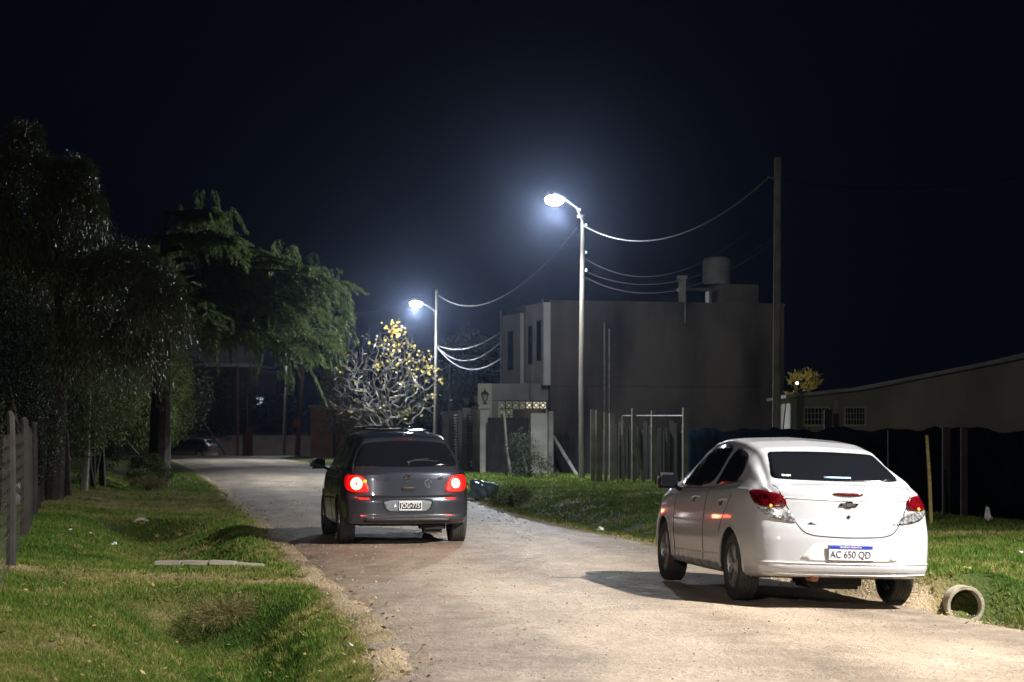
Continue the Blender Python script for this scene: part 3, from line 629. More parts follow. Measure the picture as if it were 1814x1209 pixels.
m = MB(); m.tube([tuple(at(980, 773, 73)), (at(1024, HY, 70).x, 70, gz(2.2, 70) - .05)], .06, 6); tag(m.build('diagonal_brace', M['concrete'], smooth=True), 'slanting grey brace leaning between pale pillar and lamp pole', 'brace')
m = MB(); m.tube([tuple(at(893, 730, 70)), tuple(at(898, 800, 70)), (at(906, HY, 70).x, 70, gz(0, 70) - .05)], [.04, .045, .055], 6); tag(m.build('leaning_post', M['wood_pole'], smooth=True), 'thin leaning wooden post in front of the dark gate', 'post')
# the yard fence of concrete posts
posts = [(1050, 60.5, .12, 2.08, 'pale leftmost post of the concrete yard posts'), (1061, 60, .17, 2.06, 'widest post of the bundle at the left end of the yard fence'), (1073, 60.6, .1, 1.98, 'slim post right of the widest one in the bundle'), (1084, 61.2, .15, 1.95, 'dim broad post at the right end of the bundle'),
         (1104, 60.8, .07, 1.9, 'thin dark post between the bundle and the square post'), (1123, 60, .12, 2.1, 'square post in the middle of the yard fence with a leaning stay'), (1157, 60, .11, 2.05, 'square post under the middle of the pipe rail'), (1214, 58, .14, 2.12, 'thick square post beside the mirror of the white car')]
for px, Y, wd, h, lb in posts: gpillar(px, Y, wd, wd, h, M['concrete'], lb, 'fence_post', 'concrete posts of the yard fence', rz=.1)
def bar(p, q_, r, mt, name, label, cat): m = MB(); m.tube([p, q_], r, 6); return tag(m.build(name, mt, smooth=True), label, cat)
bar(at(1104, 737, 60.6), at(1212, 737, 58.4), .02, M['steel'], 'pipe_rail', 'horizontal pipe rail joining the tops of the yard posts', 'rail')
bar(at(1126, 780, 60), at(1141, 860, 59.4), .06, M['concrete'], 'leaning_stay', 'leaning stay beside the middle yard post', 'stay')
bar(at(1222, 775, 58), at(1243, 830, 57.6), .05, M['concrete'], 'leaning_stay', 'leaning stay right of the thick yard post above the white car', 'stay')
for px, lb in ((1096.5, 'thin bright metal rod right of the post bundle'), (1161, 'thin rod against the post under the rail'), (1187, 'thin rod hanging below the rail')):
    bar(at(px, 742, 61.5), at(px - (.5 if px < 1100 else 2), 860, 61.5), .014, M['concrete_pale'] if px < 1100 else M['steel'], 'metal_rod', lb, 'rod')
# hedge-dark board fence behind the posts
A = q(1088, 63); B = q(1222, 60.5)
panel_between('board_fence', 'dark board fence behind the concrete yard posts', 'fence', A, B, gz(A.x, A.y) - .1, 1.75, M['board_dark'], frame=False)
A = q(978, 74); B = q(1088, 69)
panel_between('board_fence', 'dark board fence behind the lamp pole', 'fence', A, B, gz(A.x, A.y) - .1, 1.5, M['board_dark'], frame=False)
# shade net fence
t = empty('net_fence', (4.7, 56, 0), 'long dark shade net fence with a sagging wavy top behind the white car', 'fence')
npt = 90; pa = Vector((4.7, 56)); pb = Vector((9.8, 26)); vs = []; fs = []
rr = random.Random(3)
for i in range(npt + 1):
    t_ = i / npt; p = pa.lerp(pb, t_) - Vector((4.7, 56)); wob = .02 * math.sin(i * .9) + .012 * math.sin(i * 2.3)
    topz = 1.63 - (.02 + .03 * (1 + math.sin(i * .61 + 1))) * abs(math.sin(i * PI / 7.5 + .5 * math.sin(i * .23))) + .012 * math.sin(i * 1.7) + .02 * math.sin(i * .37); zg = gz(p.x + 4.7, p.y + 56)
    for j in range(6):
        f_ = j / 5; vs.append((p.x + wob * (1 - abs(2 * f_ - 1)) + .02 * math.sin(i * 3 + j), p.y, zg - .03 + (topz - zg) * f_))
for i in range(npt):
    for j in range(5): fs.append((i * 6 + j, i * 6 + 6 + j, i * 6 + 7 + j, i * 6 + 1 + j))
m = MB(); m.add(vs, fs); o = m.build('net', M['net'], t, True); sm = o.modifiers.new('s', 'SOLIDIFY'); sm.thickness = .012
for px, Y, h, wd in ((1478, 45, 1.98, .16), (1493, 44.7, 1.9, .10), (1690, 37.5, 1.6, .13), (1722, 36.6, 1.6, .11), (1320, 51.5, 1.55, .1), (1590, 40.7, 1.55, .1)):
    b = q(px, Y); m = MB(); m.box((b.x - 4.7 - .14, Y - 56, h / 2), (wd, wd, h), bev=.01); m.build('post', M['post_dim'], t)
m = MB(); m.tube([tuple(at(1392, 715, 48) - Vector((4.7, 56, 0))), tuple(at(1384, 790, 48) - Vector((4.7, 56, 0)))], .015, 5); m.build('stay', M['wood_pole'], t); m = MB(); m.tube([tuple(at(1434, 757, 46) - Vector((4.7, 56, 0))), tuple(at(1426, 790, 46) - Vector((4.7, 56, 0)))], .03, 5); m.build('stay', M['wood_pole'], t)
# cane stake, cloth
b = q(1650, 33.4); o = MB().tube([(0, 0, -.1), (-.03, 0, .7), (-.075, 0, 1.42)], [.032, .03, .026], 8).build('cane_stake', M['cane'], smooth=True); o.location = (b.x, b.y, gz(b.x, b.y)); tag(o, 'yellow cane stake standing upright in the grass right of the white car', 'stake')
# low gabled house at the right
Yh = 60; t = empty('low_house', tuple(q(1400, Yh)), 'low grey house with a sloping roof and small windows behind the net fence', 'house', rz=-.05)
def hl(px, py): v = at(px, py, Yh) - q(1400, Yh); return (v.x, v.z)
poly = [hl(1400, 860), hl(1905, 860), hl(1905, 612), hl(1814, 634), hl(1525, 690), hl(1400, 704)]
MB().prism([poly[0], poly[1], (poly[2][0], poly[2][1]), poly[3], poly[4], poly[5]], 0, 7).build('wall', M['house_low'], t)
rp = [hl(1390, 700), hl(1525, 686), hl(1814, 629), hl(1910, 606)]
m = MB()
for i in range(3):
    (x0, z0), (x1, z1) = rp[i], rp[i + 1]
    m.add([(x0, -.45, z0), (x1, -.45, z1), (x1, 7.3, z1), (x0, 7.3, z0), (x0, -.45, z0 - .09), (x1, -.45, z1 - .09), (x1, 7.3, z1 - .09), (x0, 7.3, z0 - .09)], [(0, 1, 2, 3), (4, 7, 6, 5), (0, 4, 5, 1), (3, 2, 6, 7), (0, 3, 7, 4), (1, 5, 6, 2)])
m.build('roof', M['roof'], t)
x0, z0 = hl(1425, 752)
for x, wd in (((1424 + 1468) / 2, 44), ((1497 + 1530) / 2, 36)):
    cx_, cz_ = hl(x, 738); ww = wd * Yh / F; hh = 32 * Yh / F
    m = MB()
    for s_ in (-1, 1): m.box((cx_ + s_ * ww / 2, -.03, cz_), (.05, .06, hh)); m.box((cx_, -.03, cz_ + s_ * hh / 2), (ww + .05, .056, .05))
    f_ = m.build('window', M['concrete_pale'], t)
    m = MB()
    for i in range(1, 7): m.box((cx_ - ww / 2 + ww * i / 7, -.04, cz_), (.018, .018, hh - .05))
    for i in (1, 2): m.box((cx_, -.055, cz_ - hh / 2 + hh * i / 3), (ww - .05, .012, .018))
    m.build('window_grille', M['concrete_pale'], f_)
    m = MB(); m.box((cx_, -.012, cz_), (ww, .02, hh)); m.build('pane', M['window_dark'], f_)
MB().box((hl(1480, 730)[0], -.1, 1.2), (.16, .14, 2.4)).build('post', M['concrete'], t)

# ------------------------------------------------------------------ far end of the street
t = empty('long_building', tuple(q(300, 172)), 'long dark building with a pale gutter line at the far end of the street', 'building')
def fb(px, py): v = at(px, py, 172) - q(300, 172); return (v.x, v.z)
MB().prism([fb(230, 812), fb(490, 812), fb(490, 662), fb(455, 649), fb(230, 646)], 0, 14).build('wall', M['dark_wall'], t)
m = MB(); m.tube([(fb(230, 645)[0], -.3, fb(230, 645)[1]), (fb(458, 648)[0], -.3, fb(458, 648)[1])], .16, 6); m.build('gutter', M['house_white'], t)
m = MB(); (x0, z0) = fb(230, 643); (x1, z1) = fb(460, 640)
m.prism([fb(228, 643), fb(460, 646), fb(440, 592), fb(250, 590)], 2, 12); m.build('roof', M['roof'], t)
t = empty('orange_house', tuple(q(570, 150)), 'dim orange walled house beyond the bare tree at the far end of the street', 'house')
m = MB(); m.box((2.2, 2, 1.4), (6.0, 4, 3.6)); m.build('wall', M['orange_wall'], t)
m = MB(); m.box((2.2, 2, 3.25), (6.4, 4.4, .12)); m.build('roof', M['roof'], t)
t = empty('low_dark_wall', tuple(q(470, 160)), 'low dark boundary wall along the far side of the cross street', 'wall')
MB().box((-8, 0, .3), (44, .2, 1.7)).build('wall', M['dark_wall'], t)
t = empty('brick_pillar', tuple(q(441, 132)), 'short reddish brick pillar carrying a thin rod by the far cross street', 'pillar')
MB().box((0, 0, .7), (.42, .3, 2.0)).build('pillar', M['brick'], t); MB().box((-.32, 0, .5), (.14, .2, 1.7)).build('side_post', M['brick'], t)
MB().tube([(-.1, 0, 1.7), (-.1, 0, 3.75)], .035, 6).build('rod', M['steel'], t)
b = at(460, 712, 165); t = empty('wall_light', tuple(b), 'tiny lit white fixture with a hook shaped glow on the dark far building', 'light')
MB().box((0, 0, .22), (.5, .1, .22)).build('lit_panel', M['small_dim'], t); MB().box((.1, 0, -.05), (.2, .1, .12)).build('lit_panel', M['small_dim'], t); MB().box((-.08, 0, -.2), (.24, .1, .10)).build('lit_panel', M['small_dim'], t)
b = at(274, 791, 140); MB_ = MB().lathe([(.001, -.12), (.1, -.07), (.12, 0), (.1, .07), (.001, .12)], 10, Matrix.Translation(b)); tag(MB_.build('small_lamp', M['small_lamp'], smooth=True), 'tiny white lamp low behind the left hedge, left of the far parked car', 'lamp')
b = at(1412, 679, 68); MB_ = MB().lathe([(.001, -.04), (.03, -.03), (.04, 0), (.03, .03), (.001, .04)], 10, Matrix.Translation(b)); o = MB_.build('garden_lamp', M['small_lamp'], smooth=True); tag(o, 'small white lamp inside the yellow lit bush above the low house', 'lamp')
bulb(o, b + Vector((.0, -.15, 0)), 5, (1, .95, .7), .05)

# ------------------------------------------------------------------ vegetation
def leafquads(P, L, Wd, D, jit=.5, rng=rng):
    """diamond leaves at P along direction D"""
    n = len(P); D = D + rng.normal(0, jit, (n, 3)); D /= np.linalg.norm(D, axis=1)[:, None]
    Rn = rng.normal(0, 1, (n, 3)); S = np.cross(D, Rn); S /= np.linalg.norm(S, axis=1)[:, None] + 1e-9
    L = L * rng.uniform(.6, 1.3, n)[:, None]; Wd = Wd * rng.uniform(.7, 1.3, n)[:, None]
    V = np.stack([P, P + D * L * .45 + S * Wd / 2, P + D * L, P + D * L * .45 - S * Wd / 2], 1).reshape(-1, 3)
    return V, np.arange(n * 4).reshape(n, 4)
def lobes(ls, n, rng=rng, hollow=.35, gap=.15, nseed=0, nscale=.5):
    """points through ellipsoids; ls = (cx,cy,cz,rx,ry,rz)"""
    ls = np.array(ls); vol = ls[:, 3] * ls[:, 4] * ls[:, 5]; k = rng.choice(len(ls), n, p=vol / vol.sum())
    d = rng.normal(0, 1, (n, 3)); d /= np.linalg.norm(d, axis=1)[:, None]
    r = hollow + (1 - hollow) * rng.random(n) ** .5; r *= 1 + .18 * vn(d[:, 0] * 3 + k, d[:, 2] * 3 + d[:, 1] * 2, .8, nseed)
    P = ls[k, :3] + d * r[:, None] * ls[k, 3:]
    c = vn(P[:, 0] + P[:, 1] * .7, P[:, 2] + P[:, 1] * .3, nscale, nseed)
    P = P[c > -1 + gap * 2]; return P
def tree(name, label, base, trunk, leafP, L, Wd, Ddir, lm, bm_='bark_dark', jit=.5, group=None, cat='tree'):
    t = empty(name, base, label, cat, group=group); base = np.array(base)
    m = MB()
    for pts, rad in trunk: m.tube([tuple(np.array(p) - base) for p in pts], rad, 8)
    m.build('trunk', M[bm_], t, True)
    if np.ndim(Ddir) == 1: Ddir = np.tile(Ddir, (len(leafP), 1)).astype(float)
    V, Fc = leafquads(leafP - base, L, Wd, Ddir, jit); npmesh('crown', V, Fc, M[lm], t)
    return t
# weeping glossy tree at the left edge
def strands(ls, ns, npl, length, rng=rng, sway=.15):
    """hanging strands: start on lobe surfaces, fall; returns points & dirs"""
    ls = np.array(ls); ar = ls[:, 3] * ls[:, 5]; k = rng.choice(len(ls), ns, p=ar / ar.sum())
    d = rng.normal(0, 1, (ns, 3)); d /= np.linalg.norm(d, axis=1)[:, None]; d[:, 2] = np.abs(d[:, 2]) * .9 - .15
    S = ls[k, :3] + d * ls[k, 3:] * rng.uniform(.55, 1.0, ns)[:, None]
    Ln = length * rng.uniform(.4, 1.2, ns)
    t_ = rng.random((ns, npl)); out = d[:, None, :2] * (Ln[:, None] * .28 * (1 - (1 - t_) ** 2))[:, :, None]
    P = np.zeros((ns, npl, 3)); P[:, :, :2] = S[:, None, :2] + out; P[:, :, 2] = S[:, None, 2] + .12 * Ln[:, None] * t_ - Ln[:, None] * t_ ** 1.7
    P += rng.normal(0, .035, P.shape)
    D = np.zeros_like(P); D[:, :, :2] = d[:, None, :2] * (1 - t_)[:, :, None] * .7; D[:, :, 2] = .1 - 1.3 * t_
    P = P.reshape(-1, 3); D = D.reshape(-1, 3)
    ok = P[:, 2] > .25
    return P[ok], D[ok]
def LB(px, py, Y, rpx, rpy, ry): v = at(px, py, Y); s_ = Y / F; return (v.x, Y, v.z, rpx * s_, ry, rpy * s_)
wl = [LB(35, 300, 43, 60, 75, 1.2), LB(125, 360, 43, 55, 70, 1.0), LB(60, 470, 43, 110, 110, 1.3), LB(225, 480, 42.5, 70, 80, .9), LB(280, 530, 42, 42, 85, .8), LB(170, 600, 43, 110, 95, 1.2), LB(-40, 420, 42, 80, 160, 1.2)]
P, D = strands(wl, 4300, 36, 1.25)
P2, D2 = strands([LB(40, 235, 43, 28, 35, .5), LB(130, 300, 43, 32, 40, .5)], 260, 30, .6)
bx = q(95, 43)
tree('weeping_tree', 'large dark weeping tree with glossy drooping leaves at the left edge', (bx.x, 43, gz(bx.x, 43)),
     [([(bx.x, 43, -.2), (bx.x + .1, 43, 2), tuple(at(110, 480, 43)), tuple(at(90, 330, 43))], [.2, .17, .12, .05]), ([tuple(at(105, 600, 43)), tuple(at(180, 520, 42.8)), tuple(at(265, 470, 42.3))], [.1, .07, .03]), ([tuple(at(105, 600, 43)), tuple(at(40, 480, 43)), tuple(at(20, 290, 43))], [.1, .07, .03])],
     np.vstack([P, P2]), .12, .015, np.vstack([D, D2]), 'leaf_weep', jit=.22)
# understorey behind the wire fence
def bush(name, label, px, Y, ls, n, L, Wd, lm, group=None, cat='bush', gap=.12, up=.3, hollow=.3, nscale=.5, thin=1):
    b = q(px, Y); z0 = gz(b.x, Y)
    P = lobes(ls, n, hollow=hollow, gap=gap, nseed=px % 7, nscale=nscale); P = P[P[:, 2] > z0 + .02]
    c = np.mean(np.array(ls)[:, :3], 0); D = P - c; D /= np.linalg.norm(D, axis=1)[:, None] + 1e-6; D[:, 2] += up
    if thin < 1:
        V, Fc = leafquads(P - np.array((b.x, Y, z0)), L, Wd, D, .55); o = npmesh(name, V, Fc, M[lm]); o.location = (b.x, Y, z0); return tag(o, label, cat, group)
    tr = [([(b.x, Y, z0 - .1), (b.x, Y, c[2] * .6 + z0 * .4), tuple(c)], [.07 * thin, .05 * thin, .02 * thin])]
    for l in ls[:5]: tr.append(([(b.x, Y, z0 + .1), ((b.x + l[0]) / 2, (Y + l[1]) / 2, (z0 + l[2]) / 2), tuple(l[:3])], [.05 * thin, .035 * thin, .012 * thin]))
    return tree(name, label, (b.x, Y, z0), tr, P, L, Wd, D, lm, jit=.55, group=group, cat=cat)
bush('dark_shrub', 'dark tall shrub filling the fence below the weeping tree', 60, 36, [LB(10, 640, 37, 90, 160, .7), LB(60, 760, 38, 60, 110, .6), LB(-20, 800, 30, 40, 120, .5)], 22000, .07, .025, 'leaf_dark')
bush('hedge', 'tall dark hedge between the weeping tree and the lighter round hedge', 165, 52, [LB(140, 700, 50, 70, 120, 1.2), LB(200, 680, 53, 55, 110, 1.2), LB(130, 600, 51, 80, 90, 1.2)], 30000, .075, .03, 'leaf_hedge', cat='hedge', gap=.08)
bush('hedge', 'lighter rounded green hedge tree at the end of the left verge', 280, 72, [LB(290, 665, 72, 52, 65, 1.3), LB(255, 740, 70, 60, 60, 1.3), LB(305, 720, 74, 40, 70, 1.2), LB(225, 660, 68, 45, 70, 1.2), LB(190, 740, 62, 50, 90, 1.2)], 42000, .09, .04, 'leaf_hedge', cat='hedge', gap=.1, nscale=.7)
for i, (x0, Y0, x1, lb) in enumerate([(120, 46, 112, 'dark slanting trunk nearest the wire fence'), (148, 50, 158, 'pale thin trunk leaning at the foot of the hedge'), (182, 56, 175, 'dark trunk at the right foot of the hedge')]):
    b = q(x0, Y0); tp = at(x1, 690, Y0); m = MB(); m.tube([(b.x, Y0, gz(b.x, Y0) - .1), ((b.x * .6 + tp.x * .4), Y0 + .1, .9), tuple(tp)], [.1, .075, .05], 8); tag(m.build('tree_trunk', M['bark' if i == 1 else 'bark_dark'], smooth=True), lb, 'trunk')
bush('small_bush', 'low leafy bush on the left verge beside the road', 262, 58, [LB(262, 826, 58, 32, 22, .5), LB(250, 842, 57, 26, 14, .5), LB(285, 840, 58, 22, 16, .4)], 4500, .07, .03, 'leaf_hedge', cat='bush', gap=.2)
bush('dry_brush', 'heap of dry brown brush below the leafy bush on the left verge', 265, 55.5, [LB(262, 856, 55.5, 34, 10, .5)], 2200, .10, .012, 'leaf_dry', cat='brush', gap=.1, thin=.12)
bush('dry_brush', 'tuft of dry stalks over the near left ditch', 392, 19.75, [LB(388, 1088, 19.75, 50, 20, .35), LB(420, 1075, 19.8, 30, 16, .2)], 1500, .11, .005, 'leaf_dry', cat='brush', gap=.1, thin=.12)
bush('tangled_shrub', 'dark tangled shrub in front of the dark gate', 935, 67, [LB(945, 840, 66, 42, 38, .6), LB(925, 800, 68, 30, 40, .5), LB(965, 865, 64, 40, 20, .5)], 9000, .09, .02, 'leaf_dark', cat='shrub', gap=.22)
bush('low_shrub', 'low scrubby growth in the grass right of the dark hatchback', 905, 44, [LB(905, 878, 44, 38, 18, .5)], 3200, .06, .012, 'leaf_hedge', cat='shrub', gap=.25)
bush('yellow_bush', 'small yellow lit bush behind the low house', 1428, 69, [LB(1425, 675, 69, 30, 20, .5), LB(1405, 720, 69, 18, 30, .4)], 1500, .13, .035, 'leaf_yellow', cat='bush', gap=.42, nscale=.25)
bush('reddish_bush', 'dim brownish bush left of the bare tree', 592, 118, [LB(596, 690, 118, 30, 50, 1.5), LB(610, 740, 118, 45, 35, 1.5), LB(640, 745, 116, 40, 30, 1.5)], 9000, .14, .05, 'leaf_dry', cat='bush', gap=.2)
bush('dark_tree', 'dark leafy tree behind the row of gate columns', 840, 112, [LB(830, 640, 112, 45, 55, 2), LB(875, 650, 114, 40, 55, 2), LB(800, 700, 112, 40, 45, 2), LB(740, 720, 112, 50, 40, 2)], 26000, .28, .05, 'leaf_dark', cat='tree', gap=.2, nscale=1.2, up=-.8)
bush('dark_tree', 'dark mass of a tree beyond the far building at the street end', 400, 160, [LB(385, 720, 160, 60, 60, 2), LB(330, 700, 150, 50, 70, 2), LB(480, 735, 165, 60, 50, 2)], 16000, .25, .09, 'leaf_dark', cat='tree', gap=.15, nscale=1.5)
# cedar
def cedar():
    rg = np.random.default_rng(21); rr = random.Random(5)
    bx_ = -10.4; by = 62.0; base = (bx_, by, gz(bx_, by)); t = empty('cedar_tree', base, 'large cedar whose drooping green branches reach out over the road', 'tree')
    m = MB(); m.tube([(0, 0, -.2), (.1, 0, 4), (.1, .1, 6.8), (.25, 0, 8.2)], [.34, .28, .13, .02], 10); m.build('trunk', M['bark_dark'], t, True)
    lim = MB(); Ps = []; Ds = []
    def spray(p, d, L):
        # flattened spray of needles around a twig, tips hanging
        n = int(210 * L) + 20
        t_ = rg.random(n); side = np.cross(d, [0, 0, 1.]); side /= np.linalg.norm(side) + 1e-6
        lat = rg.uniform(-1, 1, n) * .30 * L * (1 - .75 * t_)
        P = p + d * (t_ * L)[:, None] + side * lat[:, None]; P[:, 2] -= .30 * L * t_ ** 2 + np.abs(lat) * .35 + rg.random(n) * .05
        D = d * .8 + side * np.sign(lat)[:, None] * .7; D = D + np.array([0, 0, -.25]); Ps.append(P); Ds.append(D)
    def limb(h, azm, L, droop, lift=.1):
        d = np.array([math.cos(azm), math.sin(azm), 0]); k = 9; pts = []
        for i in range(k + 1):
            s_ = i / k; pts.append(np.array([.1, 0, h]) + d * L * s_ + np.array([0, 0, L * (lift * s_ * 2 - droop * s_ ** 2.2)]) + rg.normal(0, .04, 3) * (i > 0))
        lim.tube([tuple(p) for p in pts], [max(.012, .09 * (1 - i / k) ** 1.1) for i in range(k + 1)], 5)
        for i in range(1, k + 1):
            s_ = i / k
            if s_ < .25: continue
            for j in range(8):
                a2 = azm + rr.choice([-1, 1]) * rr.uniform(.3, 1.25) * (1.1 - .5 * s_); dd = np.array([math.cos(a2), math.sin(a2), -rr.uniform(.05, .5)]); dd /= np.linalg.norm(dd)
                Ls = rr.uniform(.45, 1.15) * (1.15 - .45 * s_) * min(1, L / 4 + .3)
                p0 = pts[i - 1] + (pts[i] - pts[i - 1]) * rr.random()
                lim.tube([tuple(p0), tuple(p0 + dd * Ls * .5 - np.array([0, 0, .06])), tuple(p0 + dd * Ls * .9 - np.array([0, 0, .25 * Ls]))], [.014, .01, .004], 3, cap=False)
                spray(p0, dd, Ls)
            # hanging curtains
            for j in range(3):
                p0 = pts[i] + rg.normal(0, .25, 3); dd = np.array([d[0] * .3 + rg.normal(0, .25), d[1] * .3 + rg.normal(0, .25), -1.]); dd /= np.linalg.norm(dd); spray(p0, dd, rr.uniform(.4, .9))
    lst = [(6.0, -.05, 5.4, .19), (6.2, .16, 5.0, .20), (6.1, -.30, 5.2, .20), (5.6, .02, 5.3, .24), (5.5, .30, 5.0, .25), (5.5, -.45, 5.1, .26), (5.0, .12, 4.9, .28), (4.9, -.22, 5.0, .30), (4.6, -.5, 4.6, .30), (4.5, .35, 4.4, .30), (6.6, -.15, 4.5, .22), (6.6, .35, 4.2, .24), (7.0, 0, 3.6, .24), (7.3, -.5, 2.7, .22), (7.5, .35, 2.2, .2), (8.1, -.1, 1.6, .18),
           (5.2, -1.1, 4.4, .26), (6.2, -1.4, 3.5, .25), (6, 1.2, 3.6, .25), (7.4, 1.7, 2.4, .25), (6.8, 2.7, 2.4, .22)]
    for h, a, L, dr in lst: limb(h, a, L, dr)
    lim.build('limbs', M['bark_dark'], t, True)
    P = np.vstack(Ps); D = np.vstack(Ds); V, Fc = leafquads(P, .13, .018, D, .20, rg); npmesh('crown', V, Fc, M['leaf_cedar'], t)
cedar()
# bare tree with the last yellow leaves
def bare_tree():
    rr = random.Random(12); rg = np.random.default_rng(4); bx_, by = -6.1, 102.5; base = Vector((bx_, by, gz(bx_, by)))
    t = empty('bare_tree', tuple(base), 'nearly bare pale branched tree with yellow leaves lit by the farther lamp', 'tree')
    n = 900; d = rg.normal(0, 1, (n, 3)); d /= np.linalg.norm(d, axis=1)[:, None]; rad = (.25 + .75 * rg.random(n) ** .55) * (1 + .13 * vn(d[:, 0] * 3, d[:, 2] * 3 + d[:, 1], 1, 3))
    T = np.array([-.05, 0, 3.9]) + d * rad[:, None] * np.array([2.85, 2.4, 2.55]); T = T[T[:, 2] > 1.2 + .25 * np.abs(T[:, 0])]
    T = T[np.argsort(np.linalg.norm(T - np.array([0, 0, 1.0]), axis=1))]
    nodes = [np.array([0, 0, -.1]), np.array([.02, 0, .4]), np.array([0, .03, .85]), np.array([.03, 0, 1.15])]; par = [-1, 0, 1, 2]
    for p in T:
        A = np.array(nodes); v = p - A; dist = np.linalg.norm(v, axis=1)
        out = A - np.array([0, 0, 1.0]); on = np.linalg.norm(out, axis=1) + .25; ang = np.einsum('ij,ij->i', v, out) / (dist * on + 1e-6)
        cost = dist * (1 + .55 * (1 - ang)) + .06 * on; cost[:3] += 3; k = int(np.argmin(cost)); L = dist[k]; m_ = max(1, int(L / .22)); q0 = A[k]; perp = rg.normal(0, .07 * L, 3); prev = k
        for a in range(1, m_ + 1):
            f = a / m_; q1 = q0 + (p - q0) * f + perp * math.sin(PI * f) + rg.normal(0, .018, 3) * (f < 1) - np.array([0, 0, .10 * L * math.sin(PI * f)])
            nodes.append(q1); par.append(prev); prev = len(nodes) - 1
    cnt = [0.0] * len(nodes); kids = [[] for _ in nodes]
    for i_, p_ in enumerate(par):
        if p_ >= 0: kids[p_].append(i_)
    for i_ in range(len(nodes) - 1, -1, -1):
        if not kids[i_]: cnt[i_] = 1
        if par[i_] >= 0: cnt[par[i_]] += cnt[i_]
    rd = [.0075 + .0042 * (c - 1) ** .5 if c < 400 else .13 for c in cnt]
    br = MB()
    def walk(st):
        stack = [st]
        while stack:
            a, b = stack.pop(); path = [a, b]
            while kids[path[-1]]:
                ks = sorted(kids[path[-1]], key=lambda q_: -cnt[q_]); nd = path[-1]
                for o2 in ks[1:]: stack.append((nd, o2))
                path.append(ks[0])
            br.tube([tuple(nodes[q_]) for q_ in path], [min(rd[q_], rd[path[1]] * 1.05) for q_ in path], 6 if rd[path[1]] > .03 else 4, cap=False)
    walk((0, 1)); br.build('branches', M['bark'], t, True)
    sel = []
    for i_, p in enumerate(nodes):
        if cnt[i_] > 3: continue
        pr = .07 + .5 / (1 + math.exp(-((p[0] - .7) * 1.2 + (p[2] - 4.9) * 1.1) * 1.7))
        if rr.random() < pr * .95: sel += [p + rg.normal(0, .09, 3) for _ in range(rr.randint(1, 3))]
    for k in range(70): sel.append(np.array([.35 + rg.normal(0, .22), rg.normal(0, .2), 6.35 + rg.normal(0, .28)]))
    P = np.array(sel); V, Fc = leafquads(P, .15, .13, np.tile([0, 0, -.4], (len(P), 1)).astype(float), .8); npmesh('leaves', V, Fc, M['leaf_yellow'], t)
    print('bare tree', len(nodes), len(P))
bare_tree()

# ------------------------------------------------------------------ left wire fence, culverts, litter
t = empty('wire_fence', (-6.6, 28.5, 0), 'old wire mesh fence on posts along the left verge', 'fence')
def FX(y): return -6.6 - .207 * (y - 28.5)
wires = MB()
for z in np.arange(.1, 1.5, .35): wires.tube([(FX(y) + 6.6, y - 28.5, z + .02 * math.sin(y * 2 + z * 5)) for y in np.arange(19, 48, 1.0)], .0025, 3, cap=False)
for k in range(105):
    y0 = 19 + k * .28
    wires.tube([(FX(y0) + 6.6, y0 - 28.5, .05), (FX(y0 + 1.4) + 6.6, y0 + 1.4 - 28.5, 1.5)], .0016, 3, cap=False); wires.tube([(FX(y0) + 6.6, y0 - 28.5, 1.5), (FX(y0 + 1.4) + 6.6, y0 + 1.4 - 28.5, .05)], .0016, 3, cap=False)
wires.build('wire_mesh', M['rust_wire'], t)
for y, h, wd in ((22.5, 1.75, .09), (28.5, 1.72, .11), (31.5, 1.6, .07), (35.2, 1.68, .09), (38.5, 1.9, .09), (41.9, 2.1, .1), (46, 1.8, .09)):
    m = MB(); m.tube([(FX(y) + 6.6, y - 28.5, -.1), (FX(y) + 6.6 + .01, y - 28.5, h * .5), (FX(y) + 6.6, y - 28.5, h - .05), (FX(y) + 6.58, y - 28.5, h)], [wd * .6, wd * .55, wd * .5, wd * .25], 8); m.build('post', M['post_dim'], t, True)
# left culvert mouth
cxp, cyp = -6.45, 36.6
o = MB().lathe([(.15, 0), (.19, 0), (.19, 2.2), (.15, 2.2), (.15, 0)], 24).build('culvert_pipe', M['concrete'], smooth=True); o.location = (cxp, cyp + .05, -.17); o.rotation_euler = (R(-90), 0, R(11)); tag(o, 'dark culvert mouth in the left ditch', 'culvert')
o = MB().lathe([(.142, 0), (.147, -.012), (.174, -.012), (.179, 0), (.179, 2.6), (.142, 2.6), (.142, 0)], 40).build('culvert_pipe', M['pipe_concrete'], smooth=True); o.location = (4.09, 18.98, -.035); o.rotation_euler = (R(-90), 0, R(8)); tag(o, 'round concrete culvert pipe opening in the grass behind the right side of the white car', 'culvert')
